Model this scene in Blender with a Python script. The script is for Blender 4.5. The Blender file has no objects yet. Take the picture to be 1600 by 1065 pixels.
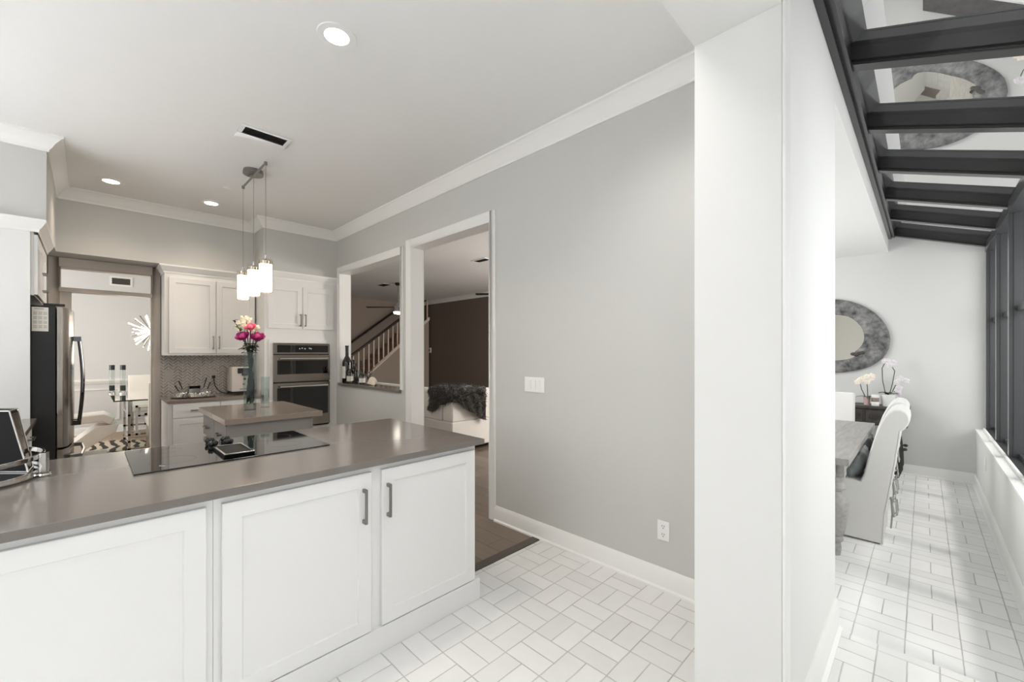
import bpy, bmesh, math, random
from mathutils import Vector, Matrix
random.seed(7)
SC = bpy.context.scene
COL = SC.collection

# ------------------------------------------------------------------ camera
cam_d = bpy.data.cameras.new('camera')
cam_d.sensor_width = 36.0
cam_d.lens = 36.0 * 653.6 / 1600.0
cam_d.shift_y = 18.5 / 1600.0
cam_d.clip_start = 0.02
cam_d.clip_end = 200
cam = bpy.data.objects.new('camera', cam_d)
COL.objects.link(cam)
YAW = math.radians(44.59)
cam.location = (0, 0, 1.4)
cam.rotation_euler = (math.pi / 2, 0, YAW - math.pi / 2)
SC.camera = cam

# ------------------------------------------------------------------ colour management, world, sun
SC.view_settings.view_transform = 'Standard'
SC.view_settings.look = 'None'
SC.view_settings.gamma = 1
SC.view_settings.use_curve_mapping = False
SC.view_settings.exposure = 0.27
wd = bpy.data.worlds.new('world')
SC.world = wd
wd.use_nodes = True
wb = wd.node_tree.nodes['Background']
wb.inputs[0].default_value = (0.97, 0.985, 1.0, 1)
wb.inputs[1].default_value = 1.6

def lamp(name, kind, loc, energy, color=(1, 1, 1), aim=None, size=None, size_y=None, radius=None, spot=None, blend=0.6):
    d = bpy.data.lights.new(name, kind)
    d.energy = energy
    d.color = color
    if size is not None:
        d.shape = 'RECTANGLE'
        d.size = size
        d.size_y = size_y or size
    if radius is not None:
        d.shadow_soft_size = radius
    if spot is not None:
        d.spot_size = math.radians(spot)
        d.spot_blend = blend
    o = bpy.data.objects.new(name, d)
    COL.objects.link(o)
    o.location = loc
    if aim is not None:
        o.rotation_euler = (Vector(aim) - Vector(loc)).to_track_quat('-Z', 'Y').to_euler()
    return o

sun = lamp('sun', 'SUN', (0, -6, 8), 1.7, (1, 0.96, 0.9), aim=(0.6, -3.0, 0))
sun.data.angle = math.radians(6)
# area lamps: daylight outside the sunroom windows, then unseen fill lamps
lamp('sunroom_daylight', 'AREA', (4.3, -1.5, 1.7), 95, (0.98, 0.99, 1), aim=(4.9, 1.0, 1.3), size=5.0, size_y=1.8)
bounce_lamp = lamp('ceiling_bounce_fill', 'AREA', (-4.1, 2.9, 3.5), 240, (0.98, 0.99, 1), aim=(-1.6, 2.9, 0), size=2.4, size_y=2.4)  # unseen lamp added to bounce light off the floor onto the ceiling
bounce_lamp.data.spread = math.radians(60)
# two added fill spots above the frame, without ceiling fixtures
for lx in (0.9, 1.75):
    lamp('recessed_and_fill_spot', 'SPOT', (lx, 0.82, 3.03), 46, (1, 0.97, 0.93), aim=(lx, 0.9, 0), radius=0.22, spot=140, blend=0.8)
lamp('living_fill', 'AREA', (6.6, 2.6, 1.8), 140, (1, 0.94, 0.88), aim=(4.5, 9, 1.2), size=1.4, size_y=1.8)  # unseen fill lamp added for the living room, no window behind it
lamp('dining_fill', 'AREA', (-2.6, 8.4, 1.7), 68, (1, 0.985, 0.96), aim=(2, 8.6, 1.2), size=2.0, size_y=1.8)  # added fill lamp for the far dining room, out of view
lamp('table_room_fill', 'AREA', (5.0, 2.25, 1.7), 48, (1, 1, 1), aim=(5.3, -0.2, 0.9), size=2.5, size_y=1.4)  # added fill lamp brightening the sunroom table area from a solid wall

# ------------------------------------------------------------------ materials
def lin(c):
    out = []
    for v in c[:3]:
        v = v / 255.0
        out.append(v / 12.92 if v <= 0.04045 else ((v + 0.055) / 1.055) ** 2.4)
    return (out[0], out[1], out[2], 1)

class NT:
    def __init__(s, name):
        s.m = bpy.data.materials.new(name)
        s.m.use_nodes = True
        s.t = s.m.node_tree
        s.b = s.t.nodes['Principled BSDF']
        s.out = s.t.nodes['Material Output']
    def n(s, kind, **kw):
        nd = s.t.nodes.new(kind)
        for k, v in kw.items():
            setattr(nd, k, v)
        return nd
    def l(s, a, b):
        s.t.links.new(a, b)
    def math(s, op, a, b=None, c=None, clamp=False):
        nd = s.n('ShaderNodeMath', operation=op, use_clamp=clamp)
        for i, v in enumerate((a, b, c)):
            if v is None:
                continue
            if isinstance(v, (int, float)):
                nd.inputs[i].default_value = v
            else:
                s.l(v, nd.inputs[i])
        return nd.outputs[0]
    def mix(s, f, a, b):
        nd = s.n('ShaderNodeMix', data_type='RGBA')
        for sock, v in ((nd.inputs[0], f), (nd.inputs[6], a), (nd.inputs[7], b)):
            if isinstance(v, (int, float)):
                sock.default_value = v
            elif isinstance(v, tuple):
                sock.default_value = v
            else:
                s.l(v, sock)
        return nd.outputs[2]
    def coord(s):
        return s.n('ShaderNodeTexCoord').outputs['Object']
    def noise(s, scale, detail=3, rough=0.55, vec=None, stretch=None):
        v = vec or s.coord()
        if stretch:
            mp = s.n('ShaderNodeMapping')
            mp.inputs['Scale'].default_value = stretch
            s.l(v, mp.inputs[0])
            v = mp.outputs[0]
        nd = s.n('ShaderNodeTexNoise')
        nd.inputs['Scale'].default_value = scale
        nd.inputs['Detail'].default_value = detail
        nd.inputs['Roughness'].default_value = rough
        s.l(v, nd.inputs['Vector'])
        return nd.outputs[0]
    def bump(s, h, strength=0.2, dist=0.002):
        nd = s.n('ShaderNodeBump')
        nd.inputs['Strength'].default_value = strength
        nd.inputs['Distance'].default_value = dist
        s.l(h, nd.inputs['Height'])
        s.l(nd.outputs[0], s.b.inputs['Normal'])

def P(name, rgb, rough=0.5, metal=0.0, var=0.03, scale=8.0, bump=0.0, bscale=60.0, bdist=0.002, stretch=None,
      rgb2=None, sheen=0.0, coat=0.0, spec=None):
    t = NT(name)
    c = lin(rgb)
    if rgb2:
        c2 = lin(rgb2)
    else:
        c2 = tuple(max(0, v * (1 - var)) for v in c[:3]) + (1,)
    nz = t.noise(scale, 4, stretch=stretch)
    f = t.math('MULTIPLY_ADD', nz, 2.2, -0.6, clamp=True) if rgb2 else nz
    t.l(t.mix(f, c, c2), t.b.inputs['Base Color'])
    t.b.inputs['Roughness'].default_value = rough
    t.b.inputs['Metallic'].default_value = metal
    if sheen:
        t.b.inputs['Sheen Weight'].default_value = sheen
    if coat:
        t.b.inputs['Coat Weight'].default_value = coat
    if spec is not None:
        t.b.inputs['Specular IOR Level'].default_value = spec
    if bump:
        t.bump(t.noise(bscale, 3, stretch=stretch), bump, bdist)
    return t.m

def EMIT(name, rgb, strength):
    t = NT(name)
    t.b.inputs['Base Color'].default_value = lin(rgb)
    t.b.inputs['Emission Color'].default_value = lin(rgb)
    t.b.inputs['Emission Strength'].default_value = strength
    nz = t.noise(30, 2)
    t.l(t.math('MULTIPLY_ADD', nz, 0.1, 0.4), t.b.inputs['Roughness'])
    return t.m

def GLASS(name, tint=(255, 255, 255), ior=1.45, refl=1.0, rough=0.0, base=0.0):
    """thin clear pane: fresnel mix of a mirror and straight-through light"""
    t = NT(name)
    t.t.nodes.remove(t.b)
    tr = t.n('ShaderNodeBsdfTransparent')
    tr.inputs[0].default_value = lin(tint)
    gl = t.n('ShaderNodeBsdfGlossy')
    gl.inputs['Roughness'].default_value = rough
    gl.inputs[0].default_value = (1, 1, 1, 1)
    fr = t.n('ShaderNodeFresnel')
    fr.inputs[0].default_value = ior
    geo = t.n('ShaderNodeNewGeometry')
    f = t.math('MULTIPLY', t.math('MULTIPLY_ADD', fr.outputs[0], refl * (1 - base), base, clamp=True), t.math('SUBTRACT', 1.0, geo.outputs['Backfacing']))
    mx = t.n('ShaderNodeMixShader')
    t.l(f, mx.inputs[0])
    t.l(tr.outputs[0], mx.inputs[1])
    t.l(gl.outputs[0], mx.inputs[2])
    t.l(mx.outputs[0], t.out.inputs[0])
    return t.m

def BRICKS(name, x0, y0, pitch, checker, base, mortar, rough):
    """painted brick paving in pairs: each square cell holds two bricks side by side"""
    t = NT(name)
    sep = t.n('ShaderNodeSeparateXYZ')
    co = t.coord()
    wob = t.n('ShaderNodeTexNoise')
    wob.inputs['Scale'].default_value = 6
    t.l(co, wob.inputs['Vector'])
    vm = t.n('ShaderNodeVectorMath', operation='MULTIPLY_ADD')
    t.l(wob.outputs[1], vm.inputs[0])
    vm.inputs[1].default_value = (0.006, 0.006, 0)
    t.l(co, vm.inputs[2])
    t.l(vm.outputs[0], sep.inputs[0])
    u = t.math('DIVIDE', t.math('SUBTRACT', sep.outputs[0], x0 + 0.003), pitch)
    v = t.math('DIVIDE', t.math('SUBTRACT', sep.outputs[1], y0 + 0.003), pitch)
    i = t.math('FLOOR', u)
    j = t.math('FLOOR', v)
    fu = t.math('SUBTRACT', u, i)
    fv = t.math('SUBTRACT', v, j)
    s = t.math('ADD', i, j) if checker else i
    par = t.math('FLOORED_MODULO', s, 2.0)
    # parity 0: divider along X (at fv = .5); parity 1: divider along Y
    al = t.math('ADD', t.math('MULTIPLY', fv, t.math('SUBTRACT', 1.0, par)), t.math('MULTIPLY', fu, par))
    ddiv = t.math('ABSOLUTE', t.math('SUBTRACT', al, 0.5))
    eu = t.math('MINIMUM', fu, t.math('SUBTRACT', 1.0, fu))
    ev = t.math('MINIMUM', fv, t.math('SUBTRACT', 1.0, fv))
    d = t.math('MULTIPLY', t.math('MINIMUM', t.math('MINIMUM', eu, ev), ddiv), pitch)
    mr = t.n('ShaderNodeMapRange', interpolation_type='SMOOTHSTEP')
    t.l(d, mr.inputs[0])
    mr.inputs[1].default_value = 0.0008
    mr.inputs[2].default_value = 0.0042
    brick = mr.outputs[0]                                   # 0 in the joint, 1 on the brick
    worn = t.math('MULTIPLY_ADD', t.noise(5, 3), 1.6, -0.25, clamp=True)
    joint = t.math('MULTIPLY', t.math('SUBTRACT', 1.0, brick), t.math('MULTIPLY_ADD', worn, 0.7, 0.3))
    half = t.math('GREATER_THAN', al, 0.5)
    wn = t.n('ShaderNodeTexWhiteNoise', noise_dimensions='3D')
    cb = t.n('ShaderNodeCombineXYZ')
    t.l(i, cb.inputs[0]); t.l(j, cb.inputs[1]); t.l(half, cb.inputs[2])
    t.l(cb.outputs[0], wn.inputs[0])
    tone = t.math('MULTIPLY_ADD', wn.outputs[0], 0.5, t.math('MULTIPLY', t.noise(9, 5), 0.6))
    b2 = tuple(x * 0.84 for x in lin(base)[:3]) + (1,)
    bc = t.mix(tone, lin(base), b2)
    t.l(t.mix(joint, bc, lin(mortar)), t.b.inputs['Base Color'])
    t.b.inputs['Roughness'].default_value = rough
    h = t.math('ADD', t.math('MULTIPLY', brick, 1.0), t.math('MULTIPLY', t.noise(45, 4), 0.25))
    t.bump(h, 0.35, 0.003)
    return t.m

def PLANKS(name, a, b, width, along_y, rough=0.35):
    t = NT(name)
    sep = t.n('ShaderNodeSeparateXYZ')
    t.l(t.coord(), sep.inputs[0])
    ac, ln = (sep.outputs[0], sep.outputs[1]) if along_y else (sep.outputs[1], sep.outputs[0])
    u = t.math('DIVIDE', ac, width)
    i = t.math('FLOOR', u)
    fu = t.math('SUBTRACT', u, i)
    wn = t.n('ShaderNodeTexWhiteNoise', noise_dimensions='1D')
    t.l(i, wn.inputs['W'])
    lu = t.math('ADD', t.math('DIVIDE', ln, 1.2), wn.outputs[0])
    k = t.math('FLOOR', lu)
    fl = t.math('SUBTRACT', lu, k)
    w2 = t.n('ShaderNodeTexWhiteNoise', noise_dimensions='2D')
    cb = t.n('ShaderNodeCombineXYZ')
    t.l(i, cb.inputs[0]); t.l(k, cb.inputs[1])
    t.l(cb.outputs[0], w2.inputs[0])
    st = (14, 1.2, 1) if along_y else (1.2, 14, 1)
    tone = t.math('ADD', t.math('MULTIPLY', w2.outputs[0], 0.45), t.math('MULTIPLY', t.noise(2.2, 6, 0.65, stretch=st), 0.75))
    col = t.mix(t.math('MULTIPLY', tone, 1.0, clamp=True), lin(a), lin(b))
    eg = t.math('MINIMUM', t.math('MULTIPLY', t.math('MINIMUM', fu, t.math('SUBTRACT', 1, fu)), width),
                t.math('MULTIPLY', t.math('MINIMUM', fl, t.math('SUBTRACT', 1, fl)), 1.2))
    gap = t.math('LESS_THAN', eg, 0.0018)
    dk = tuple(x * 0.4 for x in lin(b)[:3]) + (1,)
    t.l(t.mix(gap, col, dk), t.b.inputs['Base Color'])
    t.b.inputs['Roughness'].default_value = rough
    t.bump(t.math('SUBTRACT', t.noise(3, 5, stretch=st), gap), 0.12, 0.002)
    return t.m

def CHEVRON(name):
    t = NT(name)
    sep = t.n('ShaderNodeSeparateXYZ')
    t.l(t.coord(), sep.inputs[0])
    w, h = 0.090, 0.036
    u = t.math('DIVIDE', sep.outputs[0], w)
    tri = t.math('ABSOLUTE', t.math('SUBTRACT', t.math('FRACT', u), 0.5))
    s = t.math('DIVIDE', t.math('ADD', sep.outputs[2], t.math('MULTIPLY', tri, w)), h)
    row = t.math('FLOOR', s)
    f = t.math('FRACT', s)
    g1 = t.math('LESS_THAN', t.math('MINIMUM', f, t.math('SUBTRACT', 1, f)), 0.13)
    fu2 = t.math('FRACT', t.math('MULTIPLY', u, 2.0))
    g2 = t.math('LESS_THAN', t.math('MINIMUM', fu2, t.math('SUBTRACT', 1, fu2)), 0.035)
    grout = t.math('MAXIMUM', g1, g2)
    wn = t.n('ShaderNodeTexWhiteNoise', noise_dimensions='2D')
    cb = t.n('ShaderNodeCombineXYZ')
    t.l(row, cb.inputs[0]); t.l(t.math('FLOOR', t.math('MULTIPLY', u, 2.0)), cb.inputs[1])
    t.l(cb.outputs[0], wn.inputs[0])
    tile = t.mix(wn.outputs[0], lin((154, 146, 139)), lin((184, 177, 170)))
    t.l(t.mix(grout, tile, lin((218, 214, 208))), t.b.inputs['Base Color'])
    t.b.inputs['Roughness'].default_value = 0.35
    t.bump(t.math('SUBTRACT', 1, grout), 0.3, 0.001)
    return t.m

M = {}
M['wall_grey'] = P('wall_grey_paint', (202, 202, 199), 0.75, var=0.02, bump=0.08, bscale=120)
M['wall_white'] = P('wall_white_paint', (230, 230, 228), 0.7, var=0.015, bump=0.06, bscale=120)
M['wall_soft'] = P('soft_white_paint', (214, 214, 212), 0.75, var=0.015)
M['wall_pale'] = P('pale_dining_paint', (218, 219, 220), 0.75, var=0.02)
M['outlet_grey'] = P('pale_grey_plastic', (196, 191, 185), 0.4, var=0.02)
M['ceiling'] = P('ceiling_paint', (238, 238, 237), 0.85, var=0.02, bump=0.12, bscale=90)
M['trim'] = P('trim_white_satin', (240, 240, 238), 0.4, var=0.01)
M['greige'] = P('greige_casing_paint', (196, 188, 180), 0.5, var=0.02)
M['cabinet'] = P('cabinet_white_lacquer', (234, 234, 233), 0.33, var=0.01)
M['island'] = P('island_shaded_grey_lacquer', (132, 128, 126), 0.4, var=0.02)  # the shade on the island is put into this darker grey
M['quartz'] = P('grey_quartz', (124, 118, 113), 0.13, var=0.12, scale=140)
M['quartz_island'] = P('taupe_quartz', (142, 130, 121), 0.13, var=0.12, scale=140)
M['steel'] = P('brushed_steel', (164, 157, 150), 0.2, 1.0, var=0.12, scale=3, stretch=(1, 1, 60))
M['nickel'] = P('brushed_nickel', (150, 148, 145), 0.3, 1.0, var=0.1, scale=40)
M['chrome'] = P('polished_chrome', (225, 224, 222), 0.07, 1.0, var=0.04, scale=20)
M['black_gloss'] = P('black_glass', (8, 8, 9), 0.04, var=0.1, spec=0.8)
M['black'] = P('black_plastic', (16, 16, 17), 0.4, var=0.2)
M['black_panel'] = P('black_painted_steel', (22, 22, 23), 0.5, var=0.15, bump=0.05, bscale=300)
M['dark'] = P('dark_void', (10, 10, 10), 0.9, var=0.1)
M['bronze_daylit'] = P('daylit_bronze_aluminium', (66, 67, 69), 0.28, 0.0, var=0.15, scale=5, coat=0.3)  # same bronze as the roof frame, with stronger daylight put into the colour
M['bronze'] = P('dark_bronze_aluminium', (36, 36, 37), 0.28, 0.0, var=0.15, scale=5, coat=0.3)
M['brick'] = BRICKS('white_painted_brick_floor', 1.374, 1.396, 0.2064, True, (236, 236, 235), (160, 157, 153), 0.55)
M['brick_sun'] = BRICKS('white_painted_brick_sunroom', 3.206, -0.135, 0.2064, False, (247, 247, 247), (152, 152, 151), 0.55)
M['wood'] = PLANKS('grey_brown_plank_floor', (140, 124, 111), (88, 75, 66), 0.17, True)
M['wood_warm'] = PLANKS('warm_plank_floor', (190, 160, 132), (140, 112, 90), 0.14, True)
M['threshold'] = P('dark_wood_threshold', (84, 76, 70), 0.45, var=0.3, scale=6, stretch=(1, 12, 1))
M['chevron'] = CHEVRON('chevron_tile')
M['brown_wall'] = P('dark_brown_wall_paint', (114, 102, 94), 0.7, var=0.04)
M['taupe_wall'] = P('taupe_wall_paint', (156, 142, 130), 0.7, var=0.03)
M['sky_pane'] = GLASS('tinted_roof_glass', (150, 150, 150), 1.5, 1.2, base=0.72)
M['pane'] = GLASS('window_glass', (224, 224, 223), 1.45, 1.0)
M['clear'] = GLASS('clear_vase_glass', (240, 244, 243), 1.5, 0.9)
M['mirror'] = P('mirror_silver', (235, 232, 224), 0.02, 1.0, var=0.01)
M['white_plastic'] = P('white_plastic', (240, 240, 239), 0.35, var=0.01)
M['lamp_glow'] = EMIT('lamp_glow', (255, 246, 232), 14)
M['shade_glow'] = EMIT('pendant_glow', (255, 240, 220), 5)

# ------------------------------------------------------------------ mesh builder
class MB:
    """collects shapes in world (or local) coordinates; build() links them as one mesh object"""
    def __init__(s, o=(0, 0, 0)):
        s.bm = bmesh.new()
        s.o = Vector(o)
        s.mi = 0
    def v(s, p):
        return s.bm.verts.new(Vector(p) - s.o)
    def f(s, vs):
        try:
            fc = s.bm.faces.new(vs)
            fc.material_index = s.mi
            return fc
        except ValueError:
            return None
    def hexa(s, a, b):
        """a, b: four corners each, matching order"""
        A = [s.v(p) for p in a]
        B = [s.v(p) for p in b]
        s.f(A[::-1]); s.f(B)
        for i in range(4):
            s.f([A[i], A[(i + 1) % 4], B[(i + 1) % 4], B[i]])
    def box(s, x0, x1, y0, y1, z0, z1):
        s.hexa([(x0, y0, z0), (x1, y0, z0), (x1, y1, z0), (x0, y1, z0)],
               [(x0, y0, z1), (x1, y0, z1), (x1, y1, z1), (x0, y1, z1)])
        return s
    def prism(s, pts, axis, a, b):
        """pts: 2-D outline; axis 'x': (y,z), 'y': (x,z), 'z': (x,y)"""
        def p3(p, t):
            return {'x': (t, p[0], p[1]), 'y': (p[0], t, p[1]), 'z': (p[0], p[1], t)}[axis]
        A = [s.v(p3(p, a)) for p in pts]
        B = [s.v(p3(p, b)) for p in pts]
        s.f(A[::-1]); s.f(B)
        n = len(pts)
        for i in range(n):
            s.f([A[i], A[(i + 1) % n], B[(i + 1) % n], B[i]])
        return s
    def ring(s, outer, inner, axis, a, b):
        """flat frame between two outlines of equal count, with thickness"""
        def p3(p, t):
            return {'x': (t, p[0], p[1]), 'y': (p[0], t, p[1]), 'z': (p[0], p[1], t)}[axis]
        n = len(outer)
        Oa = [s.v(p3(p, a)) for p in outer]; Ob = [s.v(p3(p, b)) for p in outer]
        Ia = [s.v(p3(p, a)) for p in inner]; Ib = [s.v(p3(p, b)) for p in inner]
        for i in range(n):
            j = (i + 1) % n
            s.f([Oa[i], Oa[j], Ob[j], Ob[i]]); s.f([Ia[j], Ia[i], Ib[i], Ib[j]])
            s.f([Oa[j], Oa[i], Ia[i], Ia[j]]); s.f([Ob[i], Ob[j], Ib[j], Ib[i]])
        return s
    def rings(s, loops, closed=True, cap=True):
        """skin between successive vertex loops"""
        L = [[s.v(p) for p in lp] for lp in loops]
        n = len(L[0])
        for a, b in zip(L, L[1:]):
            for i in range(n if closed else n - 1):
                j = (i + 1) % n
                s.f([a[i], a[j], b[j], b[i]])
        if cap and closed:
            s.f(L[0][::-1]); s.f(L[-1])
        return s
    def tube(s, pts, r, n=10, cap=True, flat=None):
        pts = [Vector(p) for p in pts]
        rs = r if isinstance(r, (list, tuple)) else [r] * len(pts)
        loops = []
        up = None
        for i, p in enumerate(pts):
            t = (pts[min(i + 1, len(pts) - 1)] - pts[max(i - 1, 0)]).normalized()
            if up is None:
                up = Vector((0, 0, 1)) if abs(t.z) < 0.9 else Vector((1, 0, 0))
            u = (up - t * up.dot(t)).normalized()
            w = t.cross(u)
            up = u
            fu, fw_ = flat or (1, 1)
            loops.append([p + (u * math.cos(2 * math.pi * k / n) * fu + w * math.sin(2 * math.pi * k / n) * fw_) * rs[i] for k in range(n)])
        return s.rings(loops, True, cap)
    def cyl(s, p0, p1, r0, r1=None, n=24):
        return s.tube([p0, p1], [r0, r0 if r1 is None else r1], n)
    def lathe(s, prof, c, n=28, cap=True):
        loops = [[(c[0] + r * math.cos(2 * math.pi * k / n), c[1] + r * math.sin(2 * math.pi * k / n), c[2] + z) for k in range(n)] for r, z in prof]
        return s.rings(loops, True, cap)
    def ball(s, c, rx, ry=None, rz=None, n=16, m=10, rot=None):
        ry = ry or rx; rz = rz or rx
        loops = []
        for i in range(m + 1):
            a = math.pi * i / m
            sa = max(math.sin(a), 0.02)
            lp = []
            for k in range(n):
                q = Vector((rx * sa * math.cos(2 * math.pi * k / n), ry * sa * math.sin(2 * math.pi * k / n), -rz * math.cos(a)))
                if rot:
                    q = rot @ q
                lp.append(Vector(c) + q)
            loops.append(lp)
        return s.rings(loops)
    def grid(s, fn, nu, nv, wrap=False):
        V = [[s.v(fn(i / nu, j / nv)) for j in range(nv + 1)] for i in range(nu + 1)]
        for i in range(nu):
            for j in range(nv):
                s.f([V[i][j], V[i + 1][j], V[i + 1][j + 1], V[i][j + 1]])
        return s
    def sweep(s, path, prof, closed_prof=True):
        """prof (d, z): d = distance to the left of the path, mitred at the corners"""
        P2 = [Vector((p[0], p[1])) for p in path]
        loops = []
        for i, p in enumerate(P2):
            def nrm(a, b):
                t = (b - a).normalized()
                return Vector((-t.y, t.x))
            if i == 0:
                m = nrm(P2[0], P2[1])
            elif i == len(P2) - 1:
                m = nrm(P2[-2], P2[-1])
            else:
                n0, n1 = nrm(P2[i - 1], p), nrm(p, P2[i + 1])
                m = (n0 + n1)
                m = m / max(0.2, m.dot(n0))
            loops.append([(p.x + m.x * d, p.y + m.y * d, z) for d, z in prof])
        return s.rings(loops)
    # --- fronts (cabinet doors, drawers): F = (origin, u direction, outward direction)
    def fbox(s, F, u0, u1, z0, z1, d0, d1):
        O, U, N = (Vector(q) for q in F)
        def p(u, d, z):
            return O + U * u + N * d + Vector((0, 0, z))
        s.hexa([p(u0, d0, z0), p(u1, d0, z0), p(u1, d1, z0), p(u0, d1, z0)],
               [p(u0, d0, z1), p(u1, d0, z1), p(u1, d1, z1), p(u0, d1, z1)])
        return s
    def shaker(s, F, u0, u1, z0, z1, d0=0.001, t=0.02, rail=0.06, rec=0.008):
        d1 = d0 + t
        O, U, N = (Vector(q) for q in F)
        def p(u, d, z):
            return O + U * u + N * d + Vector((0, 0, z))
        def rect(i, d):
            return [p(u0 + i, d, z0 + i), p(u1 - i, d, z0 + i), p(u1 - i, d, z1 - i), p(u0 + i, d, z1 - i)]
        e = 0.002
        return s.rings([rect(0, d0), rect(0, d1 - e), rect(e, d1), rect(rail, d1), rect(rail + 0.004, d1 - rec)])
    def pull(s, F, u, z, ln, d0, vert=True, out=0.03, w=0.011):
        h = ln / 2
        if vert:
            for q in (-h, h - 0.016):
                s.fbox(F, u - w / 2, u + w / 2, z + q, z + q + 0.016, d0, d0 + out - 0.002)
            s.fbox(F, u - w / 2, u + w / 2, z - h, z + h, d0 + out - 0.008, d0 + out)
        else:
            for q in (-h, h - 0.016):
                s.fbox(F, u + q, u + q + 0.016, z - w / 2, z + w / 2, d0, d0 + out - 0.002)
            s.fbox(F, u - h, u + h, z - w / 2, z + w / 2, d0 + out - 0.008, d0 + out)
        return s
    def build(s, name, mat, parent=None, smooth=35, bevel=0.0, seg=2):
        bmesh.ops.remove_doubles(s.bm, verts=s.bm.verts, dist=1e-6)
        bmesh.ops.recalc_face_normals(s.bm, faces=s.bm.faces)
        if bevel:
            ed = [e for e in s.bm.edges if len(e.link_faces) == 2 and e.calc_face_angle(0) > math.radians(35)]
            bmesh.ops.bevel(s.bm, geom=ed, offset=bevel, segments=seg, profile=0.6, affect='EDGES', clamp_overlap=True)
        me = bpy.data.meshes.new(name)
        s.bm.to_mesh(me)
        s.bm.free()
        for m in (mat if isinstance(mat, (list, tuple)) else [mat]):
            me.materials.append(M[m] if isinstance(m, str) else m)
        if smooth:
            me.polygons.foreach_set('use_smooth', [True] * len(me.polygons))
            me.set_sharp_from_angle(angle=math.radians(smooth))
        o = bpy.data.objects.new(name, me)
        COL.objects.link(o)
        if bevel and smooth:
            wn = o.modifiers.new('weighted_normals', 'WEIGHTED_NORMAL')
            wn.keep_sharp = True
            wn.weight = 100
        if parent is not None:
            o.parent = parent
        elif s.o.length > 0:
            o.location = s.o
        return o

def tag(o, label, cat, group=None):
    o['label'] = label
    o['category'] = cat
    if group:
        o['group'] = group
    return o

def thing(name, label, cat, loc, rz=0.0, group=None):
    o = bpy.data.objects.new(name, None)
    o.empty_display_size = 0.1
    COL.objects.link(o)
    o.location = loc
    o.rotation_euler = (0, 0, rz)
    return tag(o, label, cat, group)

def struct(o):
    o['kind'] = 'structure'
    return o

def copy_thing(o, loc, rz=0.0, label=None, parent=None):
    c = o.copy()
    COL.objects.link(c)
    if parent is not None:
        c.parent = parent
    else:
        c.location = loc
        c.rotation_euler = (0, 0, rz)
        if label:
            c['label'] = label
    for ch in list(o.children):
        copy_thing(ch, None, parent=c)
    return c

FY = ((0, 1, 0),)
def front(y):          # a front facing the camera side (-Y): u runs along +X
    return ((0, y, 0), (1, 0, 0), (0, -1, 0))
def front_px(x):       # a front facing +X: u runs along +Y
    return ((x, 0, 0), (0, 1, 0), (1, 0, 0))
def front_nx(x):       # a front facing -X: u runs along +Y
    return ((x, 0, 0), (0, 1, 0), (-1, 0, 0))
# ================================================================== THE SETTING
ZC = 3.04
XW, XW2 = 2.397, 2.53            # kitchen right wall, its far face
# floors
struct(MB().box(-3.2, 2.67, -0.6, 2.08, -0.25, 0).box(-3.2, -1.05, 2.0801, 4.7, -0.25, 0).build('floor', 'brick', smooth=0))  # second box: unseen pale floor added as a bounce surface
struct(MB().box(2.6701, 7.25, -0.62, 2.4, -0.25, -0.10).build('floor_sunroom', 'brick_sun', smooth=0))
w = MB()
w.box(-1.0499, 2.47, 2.0801, 6.47, -0.25, 0)
w.box(2.4701, 7.75, 2.4001, 12.3, -0.25, 0)
struct(w.build('floor_kitchen', 'wood', smooth=0))
struct(MB().box(-3.2, 2.4699, 6.4701, 10.35, -0.25, 0).build('floor_dining', 'wood_warm', smooth=0))
struct(MB().box(1.56, 2.385, 2.045, 2.115, 0.0, 0.009).build('trim_1', 'threshold', bevel=0.003))

# ceilings
struct(MB().box(-3.2, XW2, 0.598, 6.5, ZC, ZC + 0.1).build('ceiling', 'ceiling', smooth=0))
struct(MB().box(XW2, 7.75, 2.4, 12.3, ZC, ZC + 0.1).build('ceiling_living', 'ceiling', smooth=0))
struct(MB().box(-3.2, XW2, 6.5, 10.35, ZC, ZC + 0.1).build('ceiling_dining', 'ceiling', smooth=0))
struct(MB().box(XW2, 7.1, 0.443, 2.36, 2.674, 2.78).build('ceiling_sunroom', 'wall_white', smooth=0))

# right wall with pass-through and door opening
w = MB()
w.box(XW, XW2, 0.598, 2.614, 0, ZC)
w.box(XW, XW2, 2.614, 3.85, 2.516, ZC)
w.box(XW, XW2, 3.85, 4.05, 0, ZC)
w.box(XW, XW2, 4.05, 5.63, 0, 0.965)
w.box(XW, XW2, 4.05, 5.63, 2.478, ZC)
w.box(XW, XW2, 5.63, 12.2, 0, ZC)
struct(w.build('wall_right', 'wall_grey', smooth=0))

# casings (face boards and jamb linings) of the two openings
def casing(name, y0, y1, z0, z1, wy, wz, floor):
    c = MB()
    t = 0.014
    zb = 0.0 if floor else z0
    c.box(XW - t, XW, y0 - wy[0], y0, zb, z1 + wz)
    c.box(XW - t, XW, y1, y1 + wy[1], zb, z1 + wz)
    c.box(XW - t, XW, y0, y1, z1, z1 + wz)
    c.box(XW - t, XW2 + t, y0, y0 + 0.012, zb, z1)
    c.box(XW - t, XW2 + t, y1 - 0.012, y1, zb, z1)
    c.box(XW - t, XW2 + t, y0 + 0.012, y1 - 0.012, z1 - 0.012, z1)
    c.box(XW2, XW2 + t, y0 - 0.07, y0, zb, z1 + 0.07)
    c.box(XW2, XW2 + t, y1, y1 + 0.07, zb, z1 + 0.07)
    c.box(XW2, XW2 + t, y0, y1, z1, z1 + 0.07)
    return struct(c.build(name, 'trim', bevel=0.002))
casing('trim_2', 2.614, 3.85, 0, 2.516, (0.063, 0.095), 0.08, True)
casing('trim_3', 4.05, 5.63, 0.998, 2.478, (0.044, 0.072), 0.075, False)

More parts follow.
